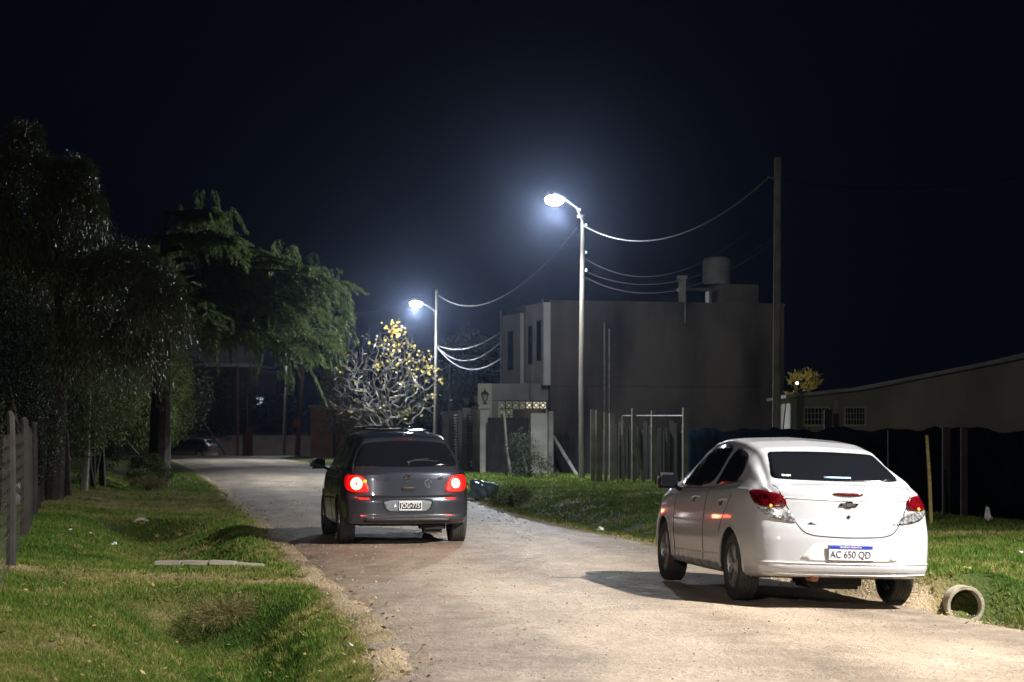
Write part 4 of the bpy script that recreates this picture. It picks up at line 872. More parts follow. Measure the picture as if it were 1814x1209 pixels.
# plank over the left ditch: four short boards end to end
m = MB()
for i in range(4): m.box((-.47 + i * .315, .0 + .012 * (i % 2), .01 * (i % 3)), (.305, .20, .05), rz=.03 * (i - 1.5), ry=.02 * (i - 1), bev=.008)
o = m.build('plank_bridge', M['plank']); o.location = (-3.5, 24.35, max(gz(-2.85, 24.35), gz(-4.1, 24.35)) + .095); o.rotation_euler = (0, R(1.5), R(-3)); tag(o, 'grey boards laid end to end across the left ditch', 'plank')
def crumple(name, loc, sc, mt, label, cat, seed, seg=18):
    rr = random.Random(seed); bm = bmesh.new(); bmesh.ops.create_icosphere(bm, subdivisions=4, radius=1)
    ph = [rr.uniform(0, 6) for _ in range(6)]
    for v in bm.verts:
        d = v.co.normalized(); k = 1 + .2 * math.sin(4 * d.x + ph[0] + 3 * d.z) + .14 * math.sin(9 * d.y + ph[1] + 5 * d.x) + .07 * abs(math.sin(17 * d.z + ph[2] + 11 * d.x)) + .05 * math.sin(26 * d.x + ph[3] - 19 * d.y)
        v.co = Vector((d.x * k * sc[0], d.y * k * sc[1], max(d.z * k * sc[2], -sc[2] * .35)))
    me = bpy.data.meshes.new(name); bm.to_mesh(me); bm.free(); me.materials.append(mt); me.shade_smooth()
    o = link(bpy.data.objects.new(name, me)); o.location = loc; return tag(o, label, cat)
b = q(856, 47); crumple('plastic_bag', (b.x, 47, gz(b.x, 47) + .17), (.32, .3, .27), M['bag_blue'], 'crumpled blue plastic sack in the grass beside the dark hatchback', 'bag', 3)
b = q(94, 43.5); crumple('plastic_bag', (b.x, 40.2, gz(b.x, 40.2) + .12), (.14, .2, .26), M['bag_white'], 'white plastic bag caught at the foot of the left wire fence', 'bag', 5)
b = q(147, 61); crumple('litter', (b.x, 61, gz(b.x, 61) + .05), (.17, .12, .14), M['bag_white'], 'small white scrap of litter at the foot of the left hedge', 'litter', 8)
b = q(125, 60.5); crumple('litter', (b.x, 60.5, gz(b.x, 60.5) + .03), (.3, .12, .06), M['bag_white'], 'flat pale litter left of the small white scrap by the hedge', 'litter', 9)
for px, py, s_, lb, sd in ((1064, 943, .05, 'white scrap at the right road edge between the cars', 1), (620, 1135, .02, 'pale pink scrap in the near left grass by the road', 2), (861, 889, .05, 'white scrap at the road edge by the blue sack', 4),
                           (202, 958, .035, 'white scrap on the left lawn, lowest and largest of three', 6), (160, 948, .025, 'white scrap on the left lawn, middle of three', 7), (124, 948, .025, 'white scrap on the left lawn, leftmost of three', 10), (1014, 895, .05, 'white scrap in the right verge grass below the lamp pole', 12), (1808, 988, .03, 'white scrap at the right edge of the picture in the grass', 13)):
    Y = CH * F / (py - HY); x = (px - CX) * Y / F; crumple('litter', (x, Y, gz(x, Y) + s_ * .8 + .02), (s_, s_, s_ * .7), M['bag_white'], lb, 'litter', sd)
o = MB().add([(0, 0, 0), (.05, .01, .09), (.02, -.01, .22), (-.03, .01, .24), (-.06, 0, .05), (.0, .05, .12), (.09, .03, .05)], [(0, 1, 5), (1, 2, 5), (2, 3, 5), (3, 4, 5), (4, 0, 5), (0, 6, 1)]).build('cloth_scrap', M['bag_white'], smooth=True); b = q(1750, 33.6); o.location = (b.x, 33.6, gz(b.x, 33.6) + .05); sm = o.modifiers.new('s', 'SOLIDIFY'); sm.thickness = .006
tag(o, 'pale cloth scrap hanging low at the net fence on the right', 'cloth')
bar(at(772, 1131, 15.7) , at(780, 1133, 15.65), .006, M['bark_dark'], 'twig', 'small dark twig on the near road', 'twig')
# loose stones on the road
n = 4200; y = (11 ** -1. + rng.random(n) * (70 ** -1. - 11 ** -1.)) ** -1; l = Lx(y); r_ = Rx(y); uq = rng.random(n); uq = np.where(rng.random(n) < .55, np.where(uq < .5, (uq * 2) ** 2 * .25, 1 - ((1 - uq) * 2) ** 2 * .25), uq); x = l - .15 + uq * (r_ - l + .3); z = roadz(x, y)
s_ = rng.uniform(.002, .008, n) * np.clip(y / 18, .8, 2.2) * rng.choice([1, 1, 1, 1.7], n)
octv = np.array([(1, 0, 0), (-1, 0, 0), (0, 1, 0), (0, -1, 0), (0, 0, .7), (0, 0, -.7)], float); octf = np.array([(0, 2, 4), (2, 1, 4), (1, 3, 4), (3, 0, 4), (2, 0, 5), (1, 2, 5), (3, 1, 5), (0, 3, 5)])
Vv = octv[None] * s_[:, None, None] * rng.uniform(.6, 1.3, (n, 6, 1)) + np.stack([x, y, z + s_ * .25], 1)[:, None]
o = npmesh('gravel', Vv.reshape(-1, 3), (octf[None] + np.arange(n)[:, None, None] * 6).reshape(-1, 3), mat('loose_stone', (.52, .48, .44), (.25, .22, .19), rough=.7, scale=9)); tag(o, 'loose small stones scattered over the dirt road', 'gravel', kind='stuff')

# ------------------------------------------------------------------ cars
def catmull(P, k):
    P = np.array(P, float); n = len(P); out = []
    for i in range(n - 1):
        p0 = P[max(i - 1, 0)]; p1 = P[i]; p2 = P[i + 1]; p3 = P[min(i + 2, n - 1)]
        for j in range(k):
            t_ = j / k; out.append(.5 * ((2 * p1) + (-p0 + p2) * t_ + (2 * p0 - 5 * p1 + 4 * p2 - p3) * t_ ** 2 + (-p0 + 3 * p1 - 3 * p2 + p3) * t_ ** 3))
    out.append(P[-1]); return np.array(out)
def pc(s_, tab):
    """smooth monotone-ish interpolation of a table"""
    xs_, zs_ = zip(*tab); xs_ = np.array(xs_); zs_ = np.array(zs_)
    w_ = 0
    for d_ in (-.035, -.0175, 0, .0175, .035): w_ = w_ + np.interp(s_ + d_, xs_, zs_) / 5
    return w_
def car_body(sp, paint):
    L = sp['L']; st = np.concatenate([[0, .006, .015, .03, .05, .075, .1], np.arange(.12, L - .1, .022), [L - .1, L - .075, L - .05, L - .03, L - .015, L - .006, L]])
    rings = []
    for s_ in st:
        zb = pc(s_, sp['zb']); w_ = pc(s_, sp['w']); zbelt = pc(s_, sp['belt']); zt = pc(s_, sp['top']); wr = pc(s_, sp['wr'])
        k = float(np.clip((zt - zbelt) / .15, .12, 1)); hb = zbelt - zb
        sec = [(0, zb), (.6 * w_, zb), (.90 * w_, zb + .004), (.975 * w_, zb + .07), (.985 * w_, zb + .16 * hb + .03), (w_, zb + .42 * hb), (w_ * .998, zb + .62 * hb), (w_ * .982, zb + .80 * hb), (w_ * .955, zbelt - .045), (w_ * .915, zbelt),
               (w_ * .915 * .70 + wr * .30, zbelt + (zt - zbelt) * .28), (w_ * .915 * .36 + wr * .64, zbelt + (zt - zbelt) * .60), (wr * 1.01, zt - .075 * k), (wr * .90, zt - .02 * k), (wr * .55, zt - .002), (0, zt + .012 * k)]
        c = catmull(sec, 4)
        R_ = sp.get('R', .09)
        e = min(s_, L - s_)
        if e < R_:
            ins = (R_ - math.sqrt(max(0, R_ ** 2 - (R_ - e) ** 2))) * .8
            zc = (zb + zt) / 2
            c[:, 0] = np.maximum(c[:, 0] - ins * np.clip(c[:, 0] / (w_ * .9), 0, 1), 0); c[:, 1] -= ins * np.clip((c[:, 1] - zc) / ((zt - zb) * .4), -1, 1)
        rings.append(c)
    n = len(rings[0]); m = len(st)
    V = []; ridx = []
    def warp(x, s_, z):
        y = s_
        if s_ < .6: y = s_ + (1 - s_ / .6) ** 1.3 * sp['rear'](abs(x), z)
        elif s_ > L - .7: y = s_ - (1 - (L - s_) / .7) ** 1.3 * sp['front'](abs(x), z)
        return (x, y - sp['oh'], z)
    for i in range(m):
        c = rings[i]; row = []
        for j in range(n): row.append(len(V)); V.append(warp(c[j][0], st[i], c[j][1]))
        row2 = [row[0]] + [0] * (n - 2) + [row[-1]]
        for j in range(1, n - 1): row2[j] = len(V); V.append(warp(-c[j][0], st[i], c[j][1]))
        ridx.append((row, row2))
    Fc = []
    for i in range(m - 1):
        a, a2 = ridx[i]; b_, b2 = ridx[i + 1]
        for j in range(n - 1):
            Fc.append((a[j], a[j + 1], b_[j + 1], b_[j])); Fc.append((a2[j], b2[j], b2[j + 1], a2[j + 1]))
    for i, flip in ((0, True), (m - 1, False)):
        a, a2 = ridx[i]; K_ = 14; prev = None
        for j in range(n):
            x1, z1 = rings[i][j]
            if j in (0, n - 1): row = [a[j]]
            else:
                row = [a2[j]]
                for q_ in range(1, K_): xx = -x1 + 2 * x1 * q_ / K_; row.append(len(V)); V.append(warp(xx, st[i], z1))
                row.append(a[j])
            if prev is not None:
                if len(prev) == 1:
                    for q_ in range(len(row) - 1): Fc.append((prev[0], row[q_], row[q_ + 1]))
                elif len(row) == 1:
                    for q_ in range(len(prev) - 1): Fc.append((prev[q_], row[0], prev[q_ + 1]))
                else:
                    for q_ in range(K_): Fc.append((prev[q_], row[q_], row[q_ + 1], prev[q_ + 1]))
            prev = row
    me = bpy.data.meshes.new('tmp'); me.from_pydata(V, [], Fc)
    bm = bmesh.new(); bm.from_mesh(me); bmesh.ops.remove_doubles(bm, verts=bm.verts[:], dist=1e-5); bmesh.ops.recalc_face_normals(bm, faces=bm.faces[:]); bvh = BVHTree.FromBMesh(bm); bm.to_mesh(me); bm.free()
    # wheel arches
    ob = bpy.data.objects.new('tmp', me); COL.objects.link(ob); cut = []
    for yy in (0, sp['wb']):
        for sx in (-1, 1):
            c = MB(); c.lathe([(.001, .58), (sp['ar'], .58), (sp['ar'], 1.1), (.001, 1.1)], 48, Matrix.Translation((0, yy, sp['wr_'] + .01)) @ Matrix.Rotation(sx * PI / 2, 4, 'Y'))
            co = c.build('cut', M['under']); bmx = bmesh.new(); bmx.from_mesh(co.data); bmesh.ops.remove_doubles(bmx, verts=bmx.verts[:], dist=.002); bmesh.ops.recalc_face_normals(bmx, faces=bmx.faces[:]); bmx.to_mesh(co.data); bmx.free(); co.hide_render = True; cut.append(co)
            md = ob.modifiers.new('b', 'BOOLEAN'); md.operation = 'DIFFERENCE'; md.object = co; md.solver = 'EXACT'
    dg = bpy.context.evaluated_depsgraph_get(); me2 = bpy.data.meshes.new_from_object(ob.evaluated_get(dg))
    for c in cut + [ob]: bpy.data.objects.remove(c)
    me2.name = 'body'; me2.materials.clear(); me2.materials.append(paint); me2.materials.append(M['under'])
    for p in me2.polygons:
        c = p.center; u = 0
        if p.normal.z < -.75 and c.z < sp['zb'][3][1] + .03: u = 1
        for yy in (0, sp['wb']):
            if math.hypot(c.y - yy, c.z - sp['wr_'] - .01) < sp['ar'] - .004 and abs(c.x) < .84 and p.normal.dot(Vector((0, yy - c.y, sp['wr_'] - c.z))) > -.5 and math.hypot(c.y - yy, c.z - sp['wr_'] - .01) > 0: 
                if abs(c.x) < .60 or True: u = 1
            if abs(math.hypot(c.y - yy, c.z - sp['wr_'] - .01) - sp['ar']) < .006 and abs(p.normal.x) < .35: u = 1
        p.material_index = u
    me2.shade_smooth(); me2.set_sharp_from_angle(angle=R(38))
    return me2, bvh
def chaikin(P, it=2, closed=True):
    P = [np.array(p, float) for p in P]
    for _ in range(it):
        Q = []; n = len(P)
        for i in range(n if closed else n - 1):
            a, b = P[i], P[(i + 1) % n]; Q += [a * .8 + b * .2, a * .2 + b * .8]
        if not closed: Q = [P[0]] + Q + [P[-1]]
        P = Q
    return P
def caster(bvh, d, zoff=0):
    d = Vector(d).normalized(); u = Vector((-d.y, d.x, 0)); u = -u if False else Vector((d.y, -d.x, 0))
    def f(a, z, off):
        o_ = u * a + Vector((0, 0, z)); hit = bvh.ray_cast(o_ - d * 6, d)
        if hit[0] is None: hit = bvh.find_nearest(o_ - d * 1.0)
        nn = hit[1];
        if nn.dot(d) > 0: nn = -nn
        return hit[0] + nn * off
    return f
# view directions: rear looks along +y so u=(1,0,0); left looks along +x so u=(0,-1,0); right looks along -x so u=(0,1,0)
def patch(name, f, poly, mt, parent, off=.004, step=.04, it=2, th=.012, sharp=False):
    P = chaikin(poly, it); B = []
    n = len(P)
    for i in range(n):
        a, b = P[i], P[(i + 1) % n]; k = max(1, int(np.linalg.norm(b - a) / step))
        for j in range(k): B.append(a + (b - a) * j / k)
    B = np.array(B); nb = len(B); x0, z0 = B.min(0); x1, z1 = B.max(0); pts = [tuple(b) for b in B]
    for x in np.arange(x0 + step / 2, x1, step):
        for z in np.arange(z0 + step / 2, z1, step):
            ins = False; md = 9
            for i in range(nb):
                a, b = B[i], B[(i + 1) % nb]
                if (a[1] > z) != (b[1] > z) and x < (b[0] - a[0]) * (z - a[1]) / (b[1] - a[1]) + a[0]: ins = not ins
                md = min(md, (a[0] - x) ** 2 + (a[1] - z) ** 2)
            if ins and md > (step * .4) ** 2: pts.append((x, z))
    r_ = delaunay_2d_cdt([Vector(p) for p in pts], [], [list(range(nb))], 1, 1e-5)
    me = bpy.data.meshes.new(name); me.from_pydata([f(v.x, v.y, off) for v in r_[0]], [], r_[2]); me.materials.append(mt); me.shade_smooth(); me.update()
    bm = bmesh.new(); bm.from_mesh(me); bmesh.ops.recalc_face_normals(bm, faces=bm.faces[:])
    c0 = sum((x.calc_center_median() for x in bm.faces), Vector()) / max(1, len(bm.faces)); s_ = sum((x.normal for x in bm.faces), Vector())
    if s_.dot(c0 - Vector((0, 1.2, .6))) < 0: bmesh.ops.reverse_faces(bm, faces=bm.faces[:])
    bm.to_mesh(me); bm.free()
    o = link(bpy.data.objects.new(name, me), parent); md = o.modifiers.new('s', 'SOLIDIFY'); md.thickness = th; md.offset = -1
    return o
def seam(name, f, pts, r, mt, parent, off=0.0):
    P = chaikin(pts, 2, False); B = []
    for i in range(len(P) - 1):
        a, b = P[i], P[i + 1]; k = max(1, int(np.linalg.norm(b - a) / .05))
        for j in range(k): B.append(a + (b - a) * j / k)
    B.append(P[-1]); m = MB(); m.tube([tuple(f(b[0], b[1], off)) for b in B], r, 5); return m.build(name, mt, parent, True)
def text(name, body, size, mt, parent, loc, rot, extr=.0012, bold=.0, sx=1, shear=0, spacing=1):
    cu = bpy.data.curves.new('t', 'FONT'); cu.body = body; cu.size = size; cu.extrude = extr; cu.offset = bold; cu.align_x = 'CENTER'; cu.align_y = 'CENTER'; cu.shear = shear; cu.space_character = spacing
    ob = bpy.data.objects.new('t', cu); COL.objects.link(ob); dg = bpy.context.evaluated_depsgraph_get(); me = bpy.data.meshes.new_from_object(ob.evaluated_get(dg)); bpy.data.objects.remove(ob)
    me.name = name; me.materials.clear(); me.materials.append(mt); o = link(bpy.data.objects.new(name, me), parent); o.location = loc; o.rotation_euler = rot; o.scale = (sx, 1, 1); return o
def wheel(parent, x, y, r, wd, side, rimtype='alloy', steer=0):
    t = bpy.data.objects.new('wheel', None); link(t, parent); t.location = (x, y, r); t.rotation_euler = (0, 0, steer)
    Mx = Matrix.Rotation(side * PI / 2, 4, 'Y')            # local z -> outward
    h = wd / 2; ri = r * .66
    prof = [(ri, -h * .8), (ri + .01, -h), (r * .86, -h * 1.02), (r * .955, -h * .93), (r * .985, -h * .82)]
    for k in range(5):
        zc = -h * .62 + k * h * .31; prof += [(r, zc - .012), (r, zc + .012) if k == 4 else (r, zc + .010)]
        if k < 4: prof += [(r - .009, zc + .013), (r - .009, zc + .019)]
    prof += [(r * .985, h * .82), (r * .955, h * .93), (r * .86, h * 1.02), (ri + .01, h), (ri, h * .8)]
    MB().lathe(prof, 48, Mx).build('tyre', M['tyre'], t, True, 25)
    m = MB(); m.lathe([(ri, -h * .8), (ri - .012, -h * .5), (ri - .02, h * .3), (ri - .008, h * .75), (ri + .004, h * .86), (ri + .006, h * .8)], 40, Mx)
    m.lathe([(.001, h * .62), (.045, h * .62), (.06, h * .5), (.06, h * .1)], 20, Mx)
    for k in range(5):
        for dth in (-.13, .13):
            th = 2 * PI * k / 5 + .3; c, s_ = math.cos(th), math.sin(th); c2, s2 = math.cos(th + dth * 1.5), math.sin(th + dth * 1.5); r0, r1 = .045, ri - .006; ww = .014
            vs = []
            for (rr_, cc, ss, z) in ((r0, c, s_, h * .58), (r1, c2, s2, h * .72)):
                for sd in (-1, 1):
                    for dz in (0, -.03): vs.append(Mx @ Vector((rr_ * cc - ss * ww * sd, rr_ * ss + cc * ww * sd, z + dz)))
            m.add(vs, [(0, 2, 6, 4), (1, 5, 7, 3), (0, 4, 5, 1), (2, 3, 7, 6)])
    m.build('rim', M['rim'], t, True, 30)
    MB().lathe([(.001, -h * .3), (ri - .02, -h * .3), (ri - .02, -h * .25), (.001, -h * .25)], 24, Mx).build('brake_disc', M['under'], t)
    return t
def mirror(parent, side, x, y, z, mt, sc=1):
    o = MB().box((0, 0, 0), (.20 * sc, .12, .15 * sc), bev=.035).build('wing_mirror', mt, parent, True); o.location = (side * x, y, z); o.rotation_euler = (0, 0, side * -.15)
    m = MB().box((-side * .02, -.062, 0), (.16 * sc, .006, .11 * sc), bev=.002).build('mirror_glass', M['glass'], o)
    m = MB().tube([(-side * .06, 0, -.04), (-side * .2, .03, -.1)], .022, 6).build('mirror_arm', M['black_plastic'], o)
    return o

# white sedan -------------------------------------------------------
def sedan():
    def rear(x, z):
        v = .17 * (x / .85) ** 3 + .05 * (x / .85) ** 8
        v += np.interp(z, [.24, .30, .36, .40, .60, .70, .76, .95, 1.03, 1.06, 1.2], [.045, .012, 0, .012, .03, .05, .075, .105, .085, .09, .12])
        return float(v)
    def front(x, z): return float(.26 * (x / .85) ** 2.5 + np.interp(z, [.2, .5, .7, .9], [.05, 0, .06, .2]))
    sp = dict(L=4.28, oh=.88, wb=2.53, ar=.352, wr_=.305, rear=rear, front=front, R=.07,
              zb=[(0, .27), (.3, .26), (.5, .23), (2, .215), (3.5, .215), (4.28, .22)],
              w=[(0, .785), (.12, .80), (.35, .822), (.8, .848), (1.5, .85), (3, .845), (3.6, .83), (4.0, .79), (4.28, .72)],
              belt=[(0, .90), (.1, .955), (.5, 1.03), (1.0, 1.035), (2.0, .985), (3.0, .94), (3.4, .92), (4.0, .84), (4.28, .62)],
              top=[(0, .965), (.05, 1.045), (.12, 1.062), (.31, 1.085), (.38, 1.112), (.90, 1.345), (1.05, 1.395), (1.42, 1.452), (1.9, 1.482), (2.2, 1.475), (2.5, 1.435), (2.75, 1.365), (3.3, 1.07), (3.42, 1.015), (3.9, .93), (4.1, .85), (4.28, .68)],
              wr=[(0, .64), (.12, .66), (.3, .66), (.38, .64), (.93, .575), (1.3, .57), (2.2, .56), (2.7, .58), (3.3, .66), (3.5, .70), (4.0, .66), (4.28, .6)])
    me, bvh = car_body(sp, M['white_paint'])
    # placed so that the rear left tyre meets the road at the photo's spot
    h = Vector((-.170, .985, 0)); rr = Vector((.985, .170, 0)); pos = Vector((2.07, 19.07, 0)) + rr * .725
    t = empty('white_sedan', (pos.x, pos.y, -.012), 'white four door saloon parked with its rear to the camera on the right road edge', 'car', rz=math.atan2(.170, .985), ry=R(1.75))
    me.name = 'body'; body = link(bpy.data.objects.new('body', me), t)
    fr = caster(bvh, (0, 1, 0)); fl = caster(bvh, (1, 0, 0)); fR = caster(bvh, (-1, 0, 0)); f45l = caster(bvh, (1, 1, 0)); f45r = caster(bvh, (-1, 1, 0)); ff = caster(bvh, (0, -1, 0))
    oh = .88
    patch('rear_window', fr, [(-.505, 1.330), (-.47, 1.350), (0, 1.362), (.47, 1.350), (.505, 1.330), (.54, 1.24), (.590, 1.128), (.54, 1.110), (0, 1.102), (-.54, 1.110), (-.590, 1.128), (-.54, 1.24)], M['glass'], t, step=.035)
    patch('windscreen', ff, [(-.52, 1.36), (0, 1.385), (.52, 1.36), (.64, 1.12), (.60, 1.09), (0, 1.09), (-.60, 1.09), (-.64, 1.12)], M['glass'], t, step=.06)
    for f, sg, nm in ((fl, -1, ''), (fR, 1, '')):
        S = lambda pts: [(sg * (s_ - oh), z) for s_, z in pts]
        w1 = patch('side_window', f, S([(1.80, 1.0), (1.70, 1.36), (1.80, 1.40), (2.05, 1.405), (2.35, 1.37), (2.62, 1.28), (2.95, 1.08), (3.05, 1.0), (2.95, .975)]), M['glass'], t, off=.003, step=.05)
        w2 = patch('side_window', f, S([(1.02, 1.085), (.99, 1.17), (1.06, 1.265), (1.20, 1.325), (1.40, 1.36), (1.60, 1.375), (1.70, 1.03), (1.68, 1.01), (.98, 1.06)]), M['glass'], t, off=.003, step=.05)
        for s_ in (1.22, 2.22):
            hd = patch('door_handle', f, S([(s_ - .02, .885), (s_ - .01, .845), (s_ + .06, .835), (s_ + .09, .865), (s_ + .06, .905), (s_ + .0, .91)]), M['black_plastic'], t, off=.004, step=.03)
            a = f(sg * (s_ - oh + .01), .885, .028); b = f(sg * (s_ - oh - .13), .90, .028); b2 = f(sg * (s_ - oh - .17), .90, 0)
            MB().tube([tuple(f(sg * (s_ - oh + .03), .883, 0)), tuple(a), tuple(b), tuple(b2)], .012, 6).build('grip', M['white_paint'], hd, True)
        seam('door_seam', f, S([(1.78, 1.0), (1.80, .7), (1.82, .3)]), .005, M['black_plastic'], t, off=-.0005)
        seam('door_seam', f, S([(2.98, .97), (2.96, .7), (2.90, .3)]), .005, M['black_plastic'], t, off=-.0005)
        seam('door_seam', f, S([(.84, 1.08), (1.00, .88), (1.16, .72), (1.24, .6)]), .005, M['black_plastic'], t, off=-.0005)
        seam('window_trim', f, S([(.90, 1.075), (1.68, 1.0), (2.3, .975), (3.02, .965)]), .008, M['black_plastic'], t)
        seam('sill_crease', f, S([(1.3, .40), (2.0, .375), (2.85, .36)]), .009, M['white_paint'], t, off=-.002)
        # wheel-arch lips
        for yy in (0, 2.53):
            pts = [f(sg * (yy + math.cos(a) * .357), .315 + math.sin(a) * .357, -.002) for a in np.linspace(-.1, PI + .1, 26)]
            MB().tube([tuple(p) for p in pts if p.z > .25], .012, 6).build('arch_lip', M['white_paint'], t, True)
    # tail lights wrap the corners
    for f, sg in ((f45l, 1), (f45r, -1)):
        def U(x, s_, z): return (sg * (x - (s_ - oh)) * .7071 if sg > 0 else -(x - (s_ - oh)) * .7071, z)
        top = [U(-.60, .13, .985), U(-.565, .11, .87), U(-.73, .17, .862), U(-.80, .30, .885), U(-.83, .42, .965), U(-.82, .44, 1.005), U(-.78, .30, 1.012)]
        bot = [U(-.565, .11, .862), U(-.52, .09, .80), U(-.478, .075, .735), U(-.62, .11, .752), U(-.72, .17, .785), U(-.795, .27, .87), U(-.73, .18, .856)]
        o_ = patch('tail_light', f, top, M['red_lens'], t, off=.010, step=.03, th=.03)
        patch('reverse_lens', f, bot, M['clear_lens'], o_, off=.009, step=.03, th=.03)
        c = f(*U(-.70, .16, .878), .0135) if False else f(U(-.70, .16, .878)[0], .878, .014)
        MB().lathe([(.001, .006), (.012, .004), (.014, -.004)], 10, Matrix.Translation(c) @ Matrix.Rotation(R(90), 4, 'X')).build('amber_glint', M['amber'], o_, True)  # amber glint put in as a small glowing dot on the unlit lens
    seam('boot_seam', fr, [(-.62, 1.06), (-.585, .97), (-.53, .85), (-.46, .72), (-.40, .655), (-.30, .628), (0, .618), (.30, .628), (.40, .655), (.46, .72), (.53, .85), (.585, .97), (.62, 1.06)], .005, M['black_plastic'], t, off=-.0008)
    seam('boot_crease', fr, [(-.56, .955), (-.3, .945), (0, .94), (.3, .945), (.56, .955)], .010, M['white_paint'], t, off=-.004)
    seam('bumper_crease', fr, [(-.77, .395), (-.5, .392), (0, .39), (.5, .392), (.77, .395)], .012, M['white_paint'], t, off=-.003)
    seam('bumper_lip', fr, [(-.74, .30), (-.4, .295), (0, .293), (.4, .295), (.74, .30)], .012, M['white_paint'], t, off=.0)
    patch('high_brake_light', fr, [(-.15, 1.005), (0, 1.008), (.15, 1.005), (.12, .985), (0, .978), (-.12, .985)], M['red_lens'], t, off=.006, step=.03)
    # number plate recess and plate
    rc = patch('plate_recess', fr, [(-.33, .565), (-.22, .575), (.22, .575), (.33, .565), (.40, .48), (.46, .41), (0, .405), (-.46, .41), (-.40, .48)], mat('recess_white', (.66, .66, .66), rough=.4, scale=3), t, off=.0015, step=.04)
    yp = min(fr(x, .49, 0).y for x in (-.18, 0, .18)) - .018
    pl = MB().box((0, 0, 0), (.40, .008, .13), bev=.003).build('number_plate', M['plate_white'], t); pl.location = (0, yp, .488); pl.rotation_euler = (R(-2), 0, 0)
    MB().box((0, .0035, 0), (.412, .006, .142), bev=.002).build('plate_frame', M['letter_grey'], pl)
    MB().box((0, -.0052, .050), (.394, .003, .026)).build('blue_band', M['plate_blue'], pl)
    text('registration', 'AC 650 QD', .086, M['letter'], pl, (0, -.0055, -.016), (R(90), 0, 0), bold=.0002, sx=.86)
    text('country_text', 'REPUBLICA ARGENTINA', .018, M['letter_w'], pl, (0, -.0075, .0500), (R(90), 0, 0), bold=.0004)
    # badge: flat cross shaped bow
    f0 = fr(0, .905, .004); bt = [(-.085, -.012), (-.030, -.012), (-.026, -.028), (.030, -.028), (.034, -.012), (.078, -.012), (.088, .014), (.034, .014), (.030, .029), (-.026, .029), (-.030, .014), (-.078, .014)]
    bt = [(x + z * .15, z) for x, z in bt]
    bd = MB().prism(bt, -.008, .004).build('badge', M['chrome'], t); bd.location = f0
    MB().prism([(x * .72, z * .62) for x, z in bt], -.0095, -.0078).build('badge_centre', mat('badge_gold_grey', (.35, .33, .30), rough=.3, metal=.8), bd)
    l0 = fr(0, .80, .003); MB().lathe([(.001, .006), (.014, .004), (.015, -.004)], 14, Matrix.Translation(l0) @ Matrix.Rotation(R(90), 4, 'X')).build('boot_lock', M['black_plastic'], t, True)
    p = fr(.44, .735, .003); text('model_lettering', 'JOY', .045, M['chrome'], t, p, (R(90), 0, .12), bold=.001, shear=.3)
    p = fr(-.335, .735, .003); e = MB().prism([(-.045, -.010), (.05, -.010), (.03, -.002), (.005, .004), (-.005, .016), (-.025, .004)], -.002, .003).build('dealer_emblem', M['letter'], t); e.location = p; e.rotation_euler = (0, 0, -.1)
    # window stickers
    o_ = patch('window_sticker', fr, [(-.12, 1.140), (.13, 1.140), (.13, 1.127), (-.12, 1.127)], M['sticker_blue'], t, off=.0065, step=.05, it=0, th=.002)
    p = fr(-.46, 1.137, .009); text('sticker_lettering', 'ONIX', .034, M['letter_w'], t, p, (R(40), 0, .05), bold=.001, shear=.2)
    MB().tube([(-.28, -.78, .26), (-.28, -.60, .25)], .032, 14).build('exhaust_pipe', M['brick'], t, True)
    MB().box((-.02, -.3, .22), (.5, .5, .14), bev=.03).build('silencer', M['under'], t, True)
    MB().tube([(-.6, 0, .30), (.6, 0, .30)], .05, 8).build('rear_axle', M['under'], t, True)
    for x, y, sd in ((-.725, 0, -1), (.725, 0, 1), (-.725, 2.53, -1), (.725, 2.53, 1)): wheel(t, x, y, .305, .19, sd, steer=.0)
    mirror(t, -1, .95, 2.02, 1.03, M['black_plastic'], 1.05); mirror(t, 1, .95, 2.02, 1.03, M['black_plastic'], 1.05)
    return t
sedan()

